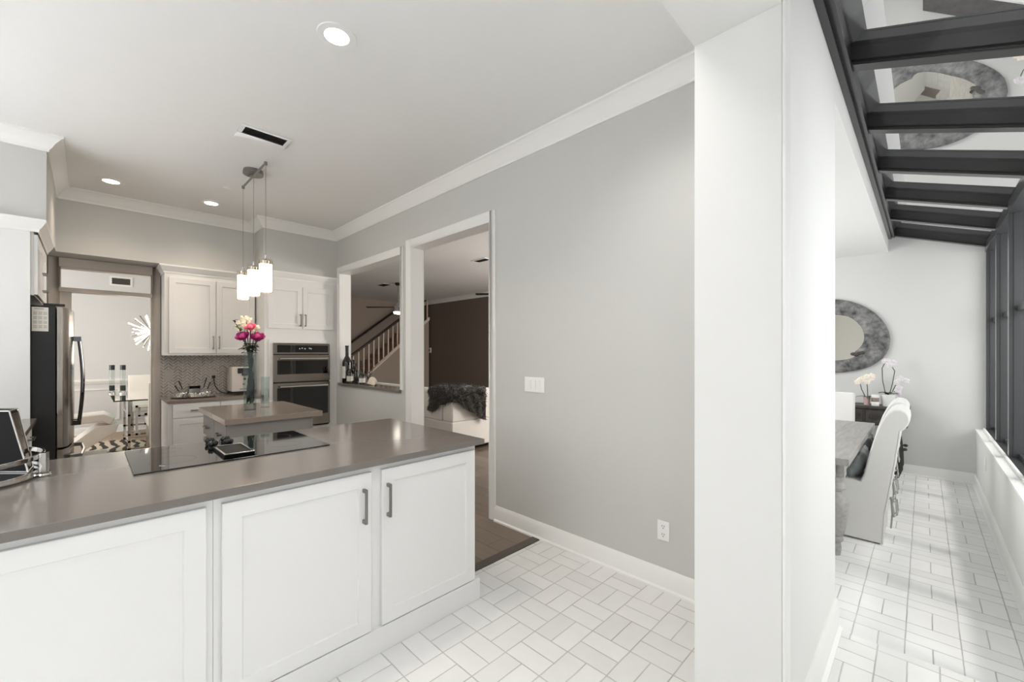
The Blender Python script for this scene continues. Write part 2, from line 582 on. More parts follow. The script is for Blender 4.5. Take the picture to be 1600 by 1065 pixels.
# crown moulding round the kitchen
crown = [(0.0, 2.925), (0.012, 2.925), (0.016, 2.942), (0.03, 2.957), (0.046, 2.985), (0.072, 3.012), (0.082, 3.022), (0.092, 3.026), (0.094, 3.0395), (0.0, 3.0395)]
struct(MB().sweep([(XW, 0.6), (XW, 5.74), (1.505, 5.74), (1.505, 6.09), (-0.22, 6.09), (-0.22, 4.75), (-3.1, 4.75)], crown).build('trim_4', 'trim', smooth=25))
# baseboards
base = [(0.0, 0.0), (0.03, 0.0), (0.03, 0.012), (0.016, 0.02), (0.016, 0.098), (0.011, 0.112), (0.006, 0.126), (0.0, 0.126)]
struct(MB().sweep([(XW, 0.6), (XW, 2.55)], base).build('baseboard_right', 'trim', smooth=25))
struct(MB().sweep([(1.554, 0.323), (2.67, 0.323)][::-1], [(d, z * 1.25) for d, z in base]).build('baseboard_pier', 'trim', smooth=25))
struct(MB().sweep([(7.1, -0.42), (7.1, 2.36)], [(d, z - 0.1) for d, z in base]).build('baseboard_far', 'trim', smooth=25))
struct(MB().sweep([(-1.0, -0.42), (2.67, -0.42)], base).build('baseboard_window_near', 'trim', smooth=25))
struct(MB().sweep([(2.671, -0.42), (7.1, -0.42)], [(d, z - 0.1) for d, z in base]).build('baseboard_window', 'trim', smooth=25))

# pier between kitchen and sunroom, beam over the kitchen opening, header over the dining opening
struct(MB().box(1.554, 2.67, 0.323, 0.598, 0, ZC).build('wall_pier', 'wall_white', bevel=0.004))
struct(MB().box(1.554, 1.625, 0.3135, 0.323, 0, ZC).build('trim_5', 'trim', bevel=0.003))
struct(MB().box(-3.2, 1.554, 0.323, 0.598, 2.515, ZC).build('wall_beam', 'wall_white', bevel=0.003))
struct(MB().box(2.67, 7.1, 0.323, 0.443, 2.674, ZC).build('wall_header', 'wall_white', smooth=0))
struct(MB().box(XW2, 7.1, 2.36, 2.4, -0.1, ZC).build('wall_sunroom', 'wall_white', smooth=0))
struct(MB().prism([(-0.62, -0.1), (2.4, -0.1), (2.4, ZC), (0.30, ZC), (0.30, 2.93), (-0.62, 2.70)], 'x', 7.1, 7.25).build('wall_far', 'wall_soft', smooth=0))

# knee wall under the sunroom windows, its ledge
k = MB()
k.box(-1.0, 7.1, -0.62, -0.42, -0.1, 0.515)
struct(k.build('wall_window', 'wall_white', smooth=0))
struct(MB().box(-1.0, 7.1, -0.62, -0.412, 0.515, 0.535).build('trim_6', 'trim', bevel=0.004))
struct(MB().box(-3.2, -1.0, -0.62, -0.5, -0.1, ZC).build('wall_light_block', 'wall_white', smooth=0))  # unseen wall added to cut direct light on the cabinets
struct(MB().box(-3.3, -3.2, -0.62, 1.75, -0.1, ZC).build('wall_light_block_end', 'wall_white', smooth=0))  # added out of view to dim the pier and left cabinets
# sunroom windows: bronze frame with posts, panes
wf = MB()
wf.box(-1.0, 7.1, -0.60, -0.475, 0.5355, 0.55)
wf.box(-1.0, 7.1, -0.60, -0.485, 2.535, 2.63)
POSTS = [7.03, 6.13, 5.29, 4.43, 3.58, 2.72, 1.86, 1.0, 0.14]
for x in POSTS:
    wf.box(x - 0.018, x + 0.045, -0.60, -0.49, 0.55, 2.535)
    wf.box(x - 0.024, x - 0.018, -0.60, -0.515, 0.55, 2.535)
for a, b in zip(POSTS[1:], POSTS):
    wf.box(a + 0.045, b - 0.024, -0.585, -0.535, 1.735, 1.785)
    wf.box(a + 0.045, b - 0.024, -0.585, -0.545, 0.55, 0.585)
    wf.box(a + 0.045, a + 0.075, -0.585, -0.55, 0.585, 2.535)
win = struct(wf.build('window_1', 'bronze_daylit', bevel=0.002))
for a, b in zip(POSTS[1:], POSTS):
    MB().box(a + 0.045, b - 0.024, -0.572, -0.566, 0.585, 2.535).build('pane', 'pane', win, smooth=0)
tr = MB()
tr.box(-1.0, 7.08, -0.484, -0.47, 0.5355, 0.556)
tr.build('track', 'trim', win)

# sloped roof glazing: ledger, rafters, panes
SL = (2.62 - 2.90) / (-0.50 - 0.295)          # height change per metre of y
def zr(y, z=2.86):
    return z + SL * (y - 0.295)
sk = MB()
sk.prism([(0.262, zr(0.262) - 0.01), (0.322, zr(0.322) - 0.01), (0.322, zr(0.322) + 0.15), (0.262, zr(0.262) + 0.15)], 'x', -1.0, 7.1)
sk.prism([(0.292, zr(0.3) - 0.03), (0.3225, zr(0.3) - 0.03), (0.3225, zr(0.3)), (0.292, zr(0.3))], 'x', -1.0, 7.1)
sk.prism([(-0.60, zr(-0.6) - 0.005), (-0.505, zr(-0.505) - 0.005), (-0.505, zr(-0.505) + 0.13), (-0.60, zr(-0.6) + 0.13)], 'x', -1.0, 7.1)
sky = struct(sk.build('window_2', 'bronze', bevel=0.002))
RAF = [7.03, 6.13, 5.29, 4.43, 3.58, 2.72, 1.86, 1.0, 0.14, -0.72]
for x in RAF:
    r = MB()
    a, b = 0.262, -0.505
    r.prism([(a, zr(a)), (b, zr(b)), (b, zr(b) + 0.075), (a, zr(a) + 0.075)], 'x', x - 0.02, x + 0.05)
    r.prism([(a, zr(a) + 0.02), (b, zr(b) + 0.02), (b, zr(b) + 0.11), (a, zr(a) + 0.11)], 'x', x - 0.034, x + 0.064)
    r.prism([(a, zr(a) + 0.006), (b, zr(b) + 0.006), (b, zr(b) + 0.012), (a, zr(a) + 0.012)], 'x', x - 0.024, x + 0.054)
    r.build('rafter', 'bronze', sky, bevel=0.0015)
for a, b in zip(RAF[1:], RAF):
    p = MB()
    p.prism([(0.262, zr(0.262) + 0.085), (-0.505, zr(-0.505) + 0.085), (-0.505, zr(-0.505) + 0.092), (0.262, zr(0.262) + 0.092)], 'x', a + 0.0642, b - 0.0342)
    p.build('pane', 'sky_pane', sky, smooth=0)

# kitchen left side and soffits
struct(MB().box(-3.2, -0.22, 4.75, 6.42, 2.40, ZC).build('wall_soffit_left', 'wall_grey', smooth=0))
struct(MB().box(-0.22, 1.505, 6.09, 6.42, 2.40, ZC).build('wall_soffit_back', 'wall_grey', smooth=0))
struct(MB().box(1.505, XW, 5.74, 6.42, 2.42, ZC).build('wall_soffit_oven', 'wall_grey', smooth=0))
struct(MB().box(-1.05, -0.93, 4.751, 6.42, 0, ZC).build('wall_left', 'wall_grey', smooth=0))
w = MB()
w.box(-3.2, -0.21, 6.42, 6.52, 0, ZC)
w.box(0.53, XW, 6.42, 6.52, 0, ZC)
w.box(-0.21, 0.53, 6.42, 6.52, 2.305, ZC)
struct(w.build('wall_back', 'wall_grey', smooth=0))
# doorway casing with transom bar
c = MB()
c.box(-0.285, -0.21, 6.402, 6.42, 0, 2.395)
c.box(0.53, 0.602, 6.402, 6.42, 0, 2.395)
c.box(-0.21, 0.53, 6.402, 6.42, 2.302, 2.395)
c.box(-0.21, 0.53, 6.402, 6.53, 2.042, 2.086)
c.box(-0.21, -0.198, 6.42, 6.53, 0, 2.302)
c.box(0.518, 0.53, 6.42, 6.53, 0, 2.302)
c.box(-0.198, 0.518, 6.42, 6.53, 2.29, 2.302)
c.box(-0.198, -0.12, 6.45, 6.50, 0, 2.042)
struct(c.build('door_1', 'greige', bevel=0.002))
struct(MB((0, 6.42, 0)).box(0.603, 1.52, 6.41, 6.4199, 0.886, 1.40).build('trim_7', 'chevron', smooth=0))

# living room beyond the openings
struct(MB().box(7.6, 7.75, 2.4, 11.62, 0, ZC).build('wall_living', 'brown_wall', smooth=0))
struct(MB().box(7.6, 7.75, 11.62, 12.3, 0, ZC).build('wall_living_end', 'taupe_wall', smooth=0))
struct(MB().box(XW2, 7.6, 12.15, 12.3, 0, ZC).build('wall_stair', 'taupe_wall', smooth=0))
struct(MB().sweep([(7.6, 2.42), (7.6, 11.62)], crown).build('trim_8', 'trim', smooth=25))
# far dining room
struct(MB().box(-3.2, XW, 10.2, 10.35, 0, ZC).build('wall_dining', 'wall_pale', smooth=0))
struct(MB().box(-3.2, -3.1, 6.52, 10.2, 0, ZC).build('wall_dining_left', 'wall_pale', smooth=0))
struct(MB().sweep([(XW, 10.2), (-3.1, 10.2)], [(d, z) for d, z in crown]).build('trim_9', 'trim', smooth=25))
struct(MB().sweep([(XW, 10.2), (-3.1, 10.2)], [(0, 0.865), (0.012, 0.865), (0.016, 0.88), (0.03, 0.905), (0.03, 0.93), (0.012, 0.94), (0, 0.94)]).build('trim_10', 'trim', smooth=25))
wn = MB()
for x0 in (-1.6, -0.9, -0.2, 0.5, 1.2):
    wn.ring([(x0, 0.22), (x0 + 0.6, 0.22), (x0 + 0.6, 0.78), (x0, 0.78)], [(x0 + 0.025, 0.245), (x0 + 0.575, 0.245), (x0 + 0.575, 0.755), (x0 + 0.025, 0.755)], 'y', 10.188, 10.2)
struct(wn.build('trim_11', 'trim'))
struct(MB().sweep([(XW, 10.2), (-3.1, 10.2)], base).build('baseboard_dining', 'trim', smooth=25))
# ================================================================== KITCHEN
# ---- peninsula: two base units, worktop, cooktop
def base_unit(label, x0, x1, doors, plinth_end=False):
    o = (x0, 1.828, 0)
    t = thing('base_cabinet', label, 'cabinet', o)
    F = front(1.828)
    b = MB(o)
    b.box(x0, x1, 1.828, 2.82, 0.10, 0.8795)
    b.build('body', 'cabinet', t, bevel=0.002)
    p = MB(o)
    e = 0.02 if plinth_end else 0.0
    p.box(x0, x1 + e, 1.808, 2.80, 0, 0.0995)
    p.box(x0, x1 + e, 1.808, 1.8278, 0.0996, 0.118)
    if plinth_end:
        p.box(x1 + 0.0002, x1 + e, 1.8279, 2.80, 0.0996, 0.118)
    p.build('plinth', 'cabinet', t, smooth=0)
    for (a, c, hu) in doors:
        d = MB(o)
        d.shaker(F, a, c, 0.122, 0.853, 0.0005, 0.019, 0.062, 0.007)
        dm = d.build('door', 'cabinet', t)
        if hu is not None:
            h = MB(o)
            h.pull(F, hu, 0.708, 0.155, 0.0195, True, 0.032, 0.012)
            hm = h.build('handle', 'nickel', dm, bevel=0.0012)
    return t
base_unit('white kitchen base cabinet with one wide plain door, nearest the left edge', -0.92, 0.317, [(-0.90, -0.42, None), (-0.395, 0.295, None)])
base_unit('white base cabinet with two handled doors at the open end of the counter', 0.3175, 1.553, [(0.342, 0.917, 0.877), (0.968, 1.537, 0.996)], True)

L = MB((0, 1.789, 0.88))
L.prism([(-0.92, 1.789), (1.592, 1.789), (1.592, 2.85), (-0.268, 2.85), (-0.268, 4.745), (-0.92, 4.745)], 'z', 0.8802, 0.91)
tag(L.build('worktop', 'quartz', bevel=0.003), 'long glossy grey stone worktop running across the foreground cabinets', 'countertop')

# left run under the same worktop
o = (-0.6, 3.8, 0)
t = thing('drawer_cabinet', 'white drawer cabinet beside the refrigerator, under the left arm of the grey worktop', 'cabinet', o)
MB(o).box(-0.92, -0.31, 2.86, 4.74, 0.10, 0.879).build('body', 'cabinet', t, bevel=0.002)
MB(o).box(-0.92, -0.36, 2.86, 4.74, 0.0, 0.0999).build('plinth', 'cabinet', t)
F = front_px(-0.31)
for (u0, u1) in ((2.88, 3.79), (3.81, 4.72)):
    for z0, z1 in ((0.13, 0.40), (0.41, 0.66), (0.67, 0.86)):
        d = MB(o).shaker(F, u0, u1, z0, z1, 0.0005, 0.019, 0.045).build('drawer', 'cabinet', t)
        MB(o).pull(F, (u0 + u1) / 2 + 0.22, (z0 + z1) / 2 + 0.03, 0.16, 0.0195, False).build('handle', 'nickel', d)

# cooktop
M['black_satin'] = P('black_satin', (6, 6, 7), 0.45, var=0.1, spec=0.08)
o = (0.51, 2.52, 0.9105)
t = thing('cooktop', 'black glass cooktop set into the grey worktop', 'cooktop', o)
MB(o).box(0.128, 0.901, 2.242, 2.805, 0.9105, 0.916).build('glass', 'black_gloss', t, bevel=0.0015)
g = MB(o)
q = [(0.442, 2.30), (0.566, 2.30), (0.566, 2.545), (0.442, 2.545)]
qi = [(0.451, 2.309), (0.557, 2.309), (0.557, 2.536), (0.451, 2.536)]
g.prism(q, 'z', 0.9162, 0.926)
gm = g.build('vent_cover', 'black_satin', t, smooth=0)
MB(o).ring(q, qi, 'z', 0.9262, 0.931).build('rim', 'chrome', gm, bevel=0.001)
for kx, ky in ((0.452, 2.60), (0.455, 2.70), (0.520, 2.605), (0.523, 2.70)):
    kb = MB(o)
    kb.lathe([(0.0, 0), (0.020, 0), (0.020, 0.006), (0.011, 0.010), (0.011, 0.026), (0.0, 0.027)], (kx, ky, 0.9162), 20, cap=False)
    for a in range(6):
        an = a * math.pi / 3
        kb.ball((kx + 0.014 * math.cos(an), ky + 0.014 * math.sin(an), 0.9162 + 0.019), 0.0085, 0.0085, 0.012, 10, 6)
    kb.build('knob', 'black', t)
M['mark'] = P('cooktop_marking', (64, 62, 60), 0.3)
for cx, cy, r in ((0.27, 2.42, 0.085), (0.74, 2.42, 0.07), (0.74, 2.66, 0.095), (0.27, 2.67, 0.06)):
    ring = MB(o)
    n = 40
    ring.ring([(cx + r * math.cos(6.2832 * k / n), cy + r * math.sin(6.2832 * k / n)) for k in range(n)],
              [(cx + (r - .0012) * math.cos(6.2832 * k / n), cy + (r - .0012) * math.sin(6.2832 * k / n)) for k in range(n)], 'z', 0.91605, 0.9162)
    ring.build('burner_marking', 'mark', t)
ar = MB(o)
ar.tube([(0.235, 2.315, 0.9163), (0.215, 2.335, 0.9163), (0.235, 2.352, 0.9163)], 0.0009, 6)
ar.build('arrow_marking', 'chrome', t)

# ---- round chrome tray with tapered black box
TC = (-0.41, 2.58)
o = (TC[0], TC[1], 0.9105)
t = thing('serving_tray', 'round chrome gallery tray standing on the grey worktop', 'tray', o)
b = MB(o)
b.lathe([(0.0, 0.006), (0.272, 0.006), (0.272, 0.012), (0.0, 0.012)], (TC[0], TC[1], 0.9105), 64, cap=False)
b.build('base', 'black_gloss', t)
def hoop(z0, z1, r0, r1):
    n = 72
    h = MB(o)
    h.ring([(TC[0] + r1 * math.cos(6.2832 * k / n), TC[1] + r1 * math.sin(6.2832 * k / n)) for k in range(n)],
           [(TC[0] + r0 * math.cos(6.2832 * k / n), TC[1] + r0 * math.sin(6.2832 * k / n)) for k in range(n)], 'z', z0, z1)
    return h
hoop(0.9165, 0.937, 0.278, 0.288).build('lower_rail', 'chrome', t, bevel=0.002)
hoop(0.980, 0.998, 0.278, 0.288).build('upper_rail', 'chrome', t, bevel=0.002)
for an in (-15, 105, 225):
    a = math.radians(an)
    px, py = TC[0] + 0.298 * math.cos(a), TC[1] + 0.298 * math.sin(a)
    p = MB(o)
    ca, sa = math.cos(a), math.sin(a)
    w_, d_ = 0.016, 0.010
    c4 = [(px + ca * dd - sa * ww, py + sa * dd + ca * ww) for dd, ww in ((-d_, -w_), (d_, -w_), (d_, w_), (-d_, w_))]
    p.prism(c4, 'z', 0.9265, 1.002)
    pm = p.build('post', 'chrome', t, bevel=0.0015)
    f_ = MB(o)
    f_.lathe([(0.0, 0.0), (0.019, 0.0), (0.021, 0.004), (0.017, 0.010), (0.019, 0.0155), (0.0, 0.016)], (px, py, 0.9105), 20, cap=False)
    f_.build('foot', 'chrome', pm)
M['smoke_mirror'] = P('smoked_mirror_panel', (150, 140, 128), 0.05, 0.9, var=0.05)
R_ = Vector((math.sin(YAW), -math.cos(YAW), 0)); F_ = Vector((math.cos(YAW), math.sin(YAW), 0))
N0 = Vector((-0.167, 2.547, 0.9228)); N1 = Vector((-0.227, 2.685, 1.160))
D0 = Vector((0.006, 0.101, 0)); D1 = Vector((0.014, 0.099, 0))
def fr_c(t_, wv, dv):
    return N0.lerp(N1, t_) - R_ * (0.20 - 0.05 * t_) * wv + D0.lerp(D1, t_) * dv
bx = thing('tapered_box', 'black tapered box with chrome edges standing in the round tray', 'box', fr_c(0, .5, .5))
ob = tuple(fr_c(0, .5, .5))
m = MB(ob)
m.hexa([fr_c(0, 0, 0), fr_c(0, 1, 0), fr_c(0, 1, 1), fr_c(0, 0, 1)], [fr_c(1, 0, 0), fr_c(1, 1, 0), fr_c(1, 1, 1), fr_c(1, 0, 1)])
m.build('body', 'black_satin', bx, smooth=0)
sp = MB(ob)
def ins(t_, d_):
    return fr_c(t_, -0.008, d_)
sp.hexa([fr_c(.05, .0, .1), fr_c(.05, .0, .9), fr_c(.95, .0, .9), fr_c(.95, .0, .1)], [ins(.05, .1), ins(.05, .9), ins(.95, .9), ins(.95, .1)])
sp.build('side_panel', 'smoke_mirror', bx)
ed = MB(ob)
for wv in (0, 1):
    for dv in (0, 1):
        ed.tube([fr_c(0, wv, dv), fr_c(1, wv, dv)], 0.0032, 6)
for tt in (0.012, 1):
    for (a, c_) in (((0, 0), (1, 0)), ((1, 0), (1, 1)), ((1, 1), (0, 1)), ((0, 1), (0, 0))):
        ed.tube([fr_c(tt, *a), fr_c(tt, *c_)], 0.003, 6)
ed.build('edge_trim', 'chrome', bx)

# ---- refrigerator and the cabinet round it
o = (-0.6, 4.76, 0)
t = thing('refrigerator_cabinet', 'tall white cabinet surround enclosing the refrigerator', 'cabinet', o)
MB(o).box(-0.925, -0.302, 4.7505, 4.772, 0, 2.38).build('side_panel', 'cabinet', t)
MB(o).box(-0.925, -0.302, 5.745, 5.765, 0, 2.38).build('side_panel', 'cabinet', t)
MB(o).box(-0.925, -0.285, 4.7725, 5.7445, 1.835, 2.38).build('body', 'cabinet', t)
F = front_px(-0.285)
for u0, u1, hu in ((4.775, 5.255, 5.215), (5.262, 5.742, 5.305)):
    d = MB(o).shaker(F, u0, u1, 1.84, 2.29, 0.0005, 0.02).build('door', 'cabinet', t)
    MB(o).pull(F, hu, 1.985, 0.16, 0.0205, True, 0.034, 0.013).build('handle', 'nickel', d, bevel=0.001)
kc = [(0.0, 2.305), (0.006, 2.305), (0.01, 2.325), (0.022, 2.34), (0.04, 2.372), (0.046, 2.38), (0.046, 2.3985), (0.0, 2.3985)]
MB(o).sweep([(-0.264, 5.766), (-0.264, 4.7495), (-0.925, 4.7495)][::1], [(d if True else d, z) for d, z in kc]).build('cornice', 'trim', t, smooth=25)

o = (-0.52, 5.255, 0)
t = thing('refrigerator', 'stainless steel refrigerator with black sides beside the doorway', 'refrigerator', o)
MB(o).box(-0.90, -0.175, 4.80, 5.71, 0.03, 1.765).build('case', 'black_panel', t, bevel=0.006)
MB(o).box(-0.90, -0.20, 4.82, 5.69, 0.0, 0.0299).build('kick_base', 'black', t)
def fdoor(y0, y1, z0, z1):
    d = MB(o)
    n = 10
    pts = [(-0.168, y0 + 0.004)]
    for i in range(n + 1):
        y = y0 + (y1 - y0) * i / n
        yy = (y - 5.255) / 0.455
        e = min(1, min(y - y0, y1 - y) / 0.03 + 0.0)
        pts.append((-0.118 + 0.035 * (1 - yy * yy) - 0.02 * (1 - e) , y))
    pts.append((-0.168, y1 - 0.004))
    d.prism(pts[::-1], 'z', z0, z1)
    return d.build('door', 'steel', t, bevel=0.003)
for (y0, y1, hy) in ((4.803, 5.252, 5.20), (5.258, 5.707, 5.31)):
    d = fdoor(y0, y1, 0.66, 1.755)
    h = MB(o)
    pp = []
    for i in range(15):
        s_ = i / 14
        pp.append((-0.052 + 0.022 * math.sin(math.pi * s_), hy, 0.80 + 0.72 * s_))
    h.tube(pp, 0.013, 10)
    for z in (0.80, 1.52):
        h.box(-0.09, -0.04, hy - 0.014, hy + 0.014, z - 0.02, z + 0.02)
    h.build('handle', 'black_gloss', d)
d = fdoor(4.803, 5.707, 0.06, 0.645)
h = MB(o)
h.tube([(-0.04, 4.95, 0.56), (-0.025, 5.255, 0.56), (-0.04, 5.56, 0.56)], 0.012, 8)
for y in (4.95, 5.56):
    h.box(-0.10, -0.035, y - 0.014, y + 0.014, 0.545, 0.575)
h.build('handle', 'nickel', d)
for y in (4.84, 5.67):
    MB(o).box(-0.24, -0.125, y - 0.03, y + 0.03, 1.7655, 1.782).build('hinge_cover', 'black', t, bevel=0.004)
M['paper'] = P('notice_paper', (226, 222, 214), 0.8, var=0.03)
M['ink'] = P('printed_ink', (150, 146, 142), 0.8)
o = (-0.255, 4.7985, 1.655)
t = thing('paper_calendar', 'white paper calendar sheet stuck to the black side of the refrigerator', 'calendar', o)
MB(o).box(-0.297, -0.212, 4.7975, 4.7995, 1.565, 1.748).build('sheet', 'paper', t, smooth=0)
g = MB(o)
for r in range(4):
    for c_ in range(3):
        x, z = -0.289 + c_ * 0.026, 1.59 + r * 0.034
        for k in range(3):
            g.box(x, x + 0.019, 4.7969, 4.7974, z + k * 0.008, z + k * 0.008 + 0.003)
g.box(-0.285, -0.235, 4.7969, 4.7974, 1.733, 1.738)
g.build('print', 'ink', t, smooth=0)

# ---- back wall: upper cabinet, base cabinet, worktop
o = (1.06, 6.09, 1.37)
t = thing('wall_cabinet', 'white double-door wall cabinet above the chevron tiles', 'cabinet', o)
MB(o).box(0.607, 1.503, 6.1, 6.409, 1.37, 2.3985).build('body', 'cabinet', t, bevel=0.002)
F = front(6.1)
for u0, u1, hu in ((0.645, 1.085, 1.058), (1.091, 1.495, 1.118)):
    d = MB(o).shaker(F, u0, u1, 1.395, 2.262, 0.0005, 0.019, 0.06).build('door', 'cabinet', t)
    MB(o).pull(F, hu, 1.523, 0.155, 0.0195).build('handle', 'nickel', d, bevel=0.001)
MB(o).sweep([(1.503, 6.0995), (0.6065, 6.0995), (0.6065, 6.405)][::-1], [(-d, z) for d, z in kc]).build('cornice', 'trim', t, smooth=25)

o = (1.06, 5.79, 0)
t = thing('base_cabinet', 'white base cabinet with drawers below the chevron tiles', 'cabinet', o)
MB(o).box(0.605, 1.515, 5.80, 6.405, 0.1, 0.855).build('body', 'cabinet', t, bevel=0.002)
MB(o).box(0.605, 1.515, 5.86, 6.405, 0.0, 0.0999).build('plinth', 'cabinet', t)
F = front(5.80)
for u0, u1 in ((0.645, 1.07), (1.08, 1.5)):
    d = MB(o).fbox(F, u0, u1, 0.69, 0.84, 0.0005, 0.019).build('drawer', 'cabinet', t, bevel=0.003)
    MB(o).pull(F, (u0 + u1) / 2 + 0.02, 0.765, 0.15, 0.0195, False).build('handle', 'nickel', d)
    d = MB(o).shaker(F, u0, u1, 0.125, 0.675, 0.0005, 0.019).build('door', 'cabinet', t)
    MB(o).pull(F, u1 - 0.03 if u0 < 1 else u0 + 0.03, 0.58, 0.15, 0.0195).build('handle', 'nickel', d)
o = (1.06, 5.77, 0.856)
tag(MB(o).box(0.598, 1.516, 5.765, 6.409, 0.8555, 0.886).build('worktop', 'quartz_island', bevel=0.003), 'taupe stone worktop on the back wall below the chevron tiles', 'countertop')

# outlet and switch on the tiles, appliance cord
o = (1.115, 6.4, 1.13)
t = thing('wall_outlet', 'pale wall outlet on the chevron tiles with a black plug', 'outlet', o)
MB(o).box(1.078, 1.152, 6.403, 6.4095, 1.075, 1.19).build('plate', 'outlet_grey', t, bevel=0.002)
MB(o).box(1.098, 1.132, 6.398, 6.4029, 1.14, 1.175).build('socket', 'outlet_grey', t)
o = (0.675, 6.4, 1.13)
t = thing('light_switch', 'pale switch plate on the chevron tiles near the doorway', 'switch', o)
MB(o).box(0.638, 0.712, 6.403, 6.4095, 1.075, 1.19).build('plate', 'outlet_grey', t, bevel=0.002)
MB(o).box(0.66, 0.69, 6.399, 6.4029, 1.10, 1.165).build('rocker', 'outlet_grey', t)
o = (1.115, 6.38, 0.9)
t = thing('power_cord', 'black power cord looping from the tiled wall outlet to the coffee machine', 'cord', o)
MB(o).box(1.098, 1.132, 6.368, 6.4025, 1.082, 1.115).build('plug', 'black', t, bevel=0.004)
MB(o).tube([(1.115, 6.37, 1.09), (1.116, 6.36, 1.05), (1.12, 6.33, 0.99), (1.14, 6.29, 0.94), (1.17, 6.25, 0.91), (1.21, 6.215, 0.897), (1.235, 6.21, 0.895)], 0.005, 8).build('cable', 'black', t)

# coffee machine
o = (1.36, 6.17, 0.8865)
t = thing('coffee_machine', 'white coffee machine with black display on the back worktop', 'coffee machine', o)
M['cream'] = P('cream_plastic', (232, 226, 218), 0.35, var=0.02)
MB(o).box(1.245, 1.475, 6.065, 6.34, 0.918, 1.225).build('housing', 'cream', t, bevel=0.012)
MB(o).box(1.245, 1.475, 5.99, 6.33, 0.8867, 0.908).build('drip_tray', 'black', t, bevel=0.004)
MB(o).box(1.26, 1.46, 6.08, 6.32, 0.9085, 0.9178).build('foot', 'black', t)
MB(o).box(1.305, 1.455, 6.060, 6.0647, 1.145, 1.21).build('display', 'black_gloss', t)
MB(o).box(1.35, 1.41, 6.035, 6.0647, 1.115, 1.144).build('spout', 'black', t, bevel=0.003)
MB(o).cyl((1.38, 6.0647, 1.075), (1.38, 6.052, 1.075), 0.014).build('button', 'black', t)
MB(o).cyl((1.37, 6.0647, 1.01), (1.37, 6.052, 1.01), 0.012).build('button', 'nickel', t)
MB(o).box(1.33, 1.46, 6.06, 6.0647, 0.945, 0.955).build('badge_strip', 'nickel', t)

# chrome tray of bowls with black handled spoons on the back worktop
o = (0.86, 6.08, 0.8865)
t = thing('chrome_tray', 'shallow chrome tray on the back worktop under the chevron tiles', 'tray', o)
MB(o).lathe([(0.0, 0.0), (0.20, 0.0), (0.225, 0.014), (0.219, 0.014), (0.197, 0.004), (0.0, 0.004)], (0.87, 6.08, 0.8867), 40, cap=False).build('dish', 'chrome', t)
for k, (bx_, by_, lb) in enumerate(((0.74, 6.02, 'small chrome bowl at the left of the chrome tray'), (0.84, 5.98, 'small chrome bowl at the front of the chrome tray'),
                                    (0.95, 6.00, 'small chrome bowl at the right of the chrome tray'), (1.0, 6.10, 'small chrome bowl on the chrome tray nearest the coffee machine'), (0.78, 6.14, 'small chrome bowl at the back of the chrome tray'))):
    b = MB((bx_, by_, 0.8908))
    b.lathe([(0.0, 0.0), (0.022, 0.0), (0.025, 0.006), (0.040, 0.03), (0.042, 0.045), (0.039, 0.045), (0.036, 0.03), (0.02, 0.009), (0.0, 0.008)], (bx_, by_, 0.8909), 24, cap=False)
    tag(b.build('bowl', 'chrome'), lb, 'bowl', 'chrome bowls on the tray')
for (x0, y0, x1, y1, z1, lb) in ((0.755, 6.03, 0.695, 6.06, 1.03, 'black-handled utensil leaning far left on the chrome tray'), (0.80, 6.10, 0.74, 6.16, 1.075, 'tall black-handled utensil leaning left in the chrome tray'),
                                 (0.93, 6.02, 1.0, 6.12, 1.10, 'tall black-handled utensil leaning right in the chrome tray'), (0.97, 6.05, 1.035, 6.11, 1.05, 'short black-handled utensil leaning right in the chrome tray')):
    u = thing('utensil', lb, 'utensil', (x0, y0, 0.90), group='utensils on the chrome tray')
    a, b2 = Vector((x0, y0, 0.9015)), Vector((x1, y1, z1))
    MB((x0, y0, 0.90)).tube([a, a.lerp(b2, 0.45)], 0.0025, 6).build('prong', 'chrome', u)
    MB((x0, y0, 0.90)).tube([a.lerp(b2, 0.45), b2], [0.005, 0.007], 8).build('handle', 'black', u)
o = (0.92, 6.28, 0.8865)
t = thing('metal_box', 'small black-topped metal box on the back worktop against the tiles', 'box', o)
MB(o).box(0.86, 0.97, 6.325, 6.365, 0.8867, 1.0).build('case', 'nickel', t, bevel=0.003)
MB(o).box(0.862, 0.968, 6.3235, 6.3249, 0.965, 0.998).build('display', 'black_gloss', t)

# ---- oven tower
o = (1.95, 5.72, 0)
t = thing('oven_cabinet', 'tall white cabinet housing the double oven, with two small doors on top', 'cabinet', o)
b = MB(o)
b.box(1.517, 1.604, 5.74, 6.405, 0.0, 2.415)
b.box(2.292, 2.3965, 5.74, 6.405, 0.0, 2.415)
b.box(1.604, 2.292, 5.74, 6.405, 1.525, 2.415)
b.box(1.604, 2.292, 5.74, 6.405, 0.0, 0.44)
b.build('body', 'cabinet', t, smooth=0)
F = front(5.74)
for u0, u1, hu in ((1.553, 1.948, 1.922), (1.954, 2.345, 1.982)):
    d = MB(o).shaker(F, u0, u1, 1.705, 2.245, 0.0005, 0.019, 0.06).build('door', 'cabinet', t)
    MB(o).pull(F, hu, 1.817, 0.155, 0.0195).build('handle', 'nickel', d, bevel=0.001)
fr = MB(o)
fr.ring([(1.56, 0.40), (2.335, 0.40), (2.335, 1.565), (1.56, 1.565)], [(1.606, 0.442), (2.29, 0.442), (2.29, 1.523), (1.606, 1.523)], 'y', 5.725, 5.7395)
fr.build('oven_frame', 'cabinet', t, bevel=0.002)
MB(o).fbox(F, 1.62, 2.28, 0.12, 0.36, 0.0005, 0.019).build('drawer', 'cabinet', t, bevel=0.003)
MB(o).sweep([(1.5055, 5.7395), (2.3965, 5.7395)], [(-d, z + 0.018) for d, z in kc]).build('cornice', 'trim', t, smooth=25)

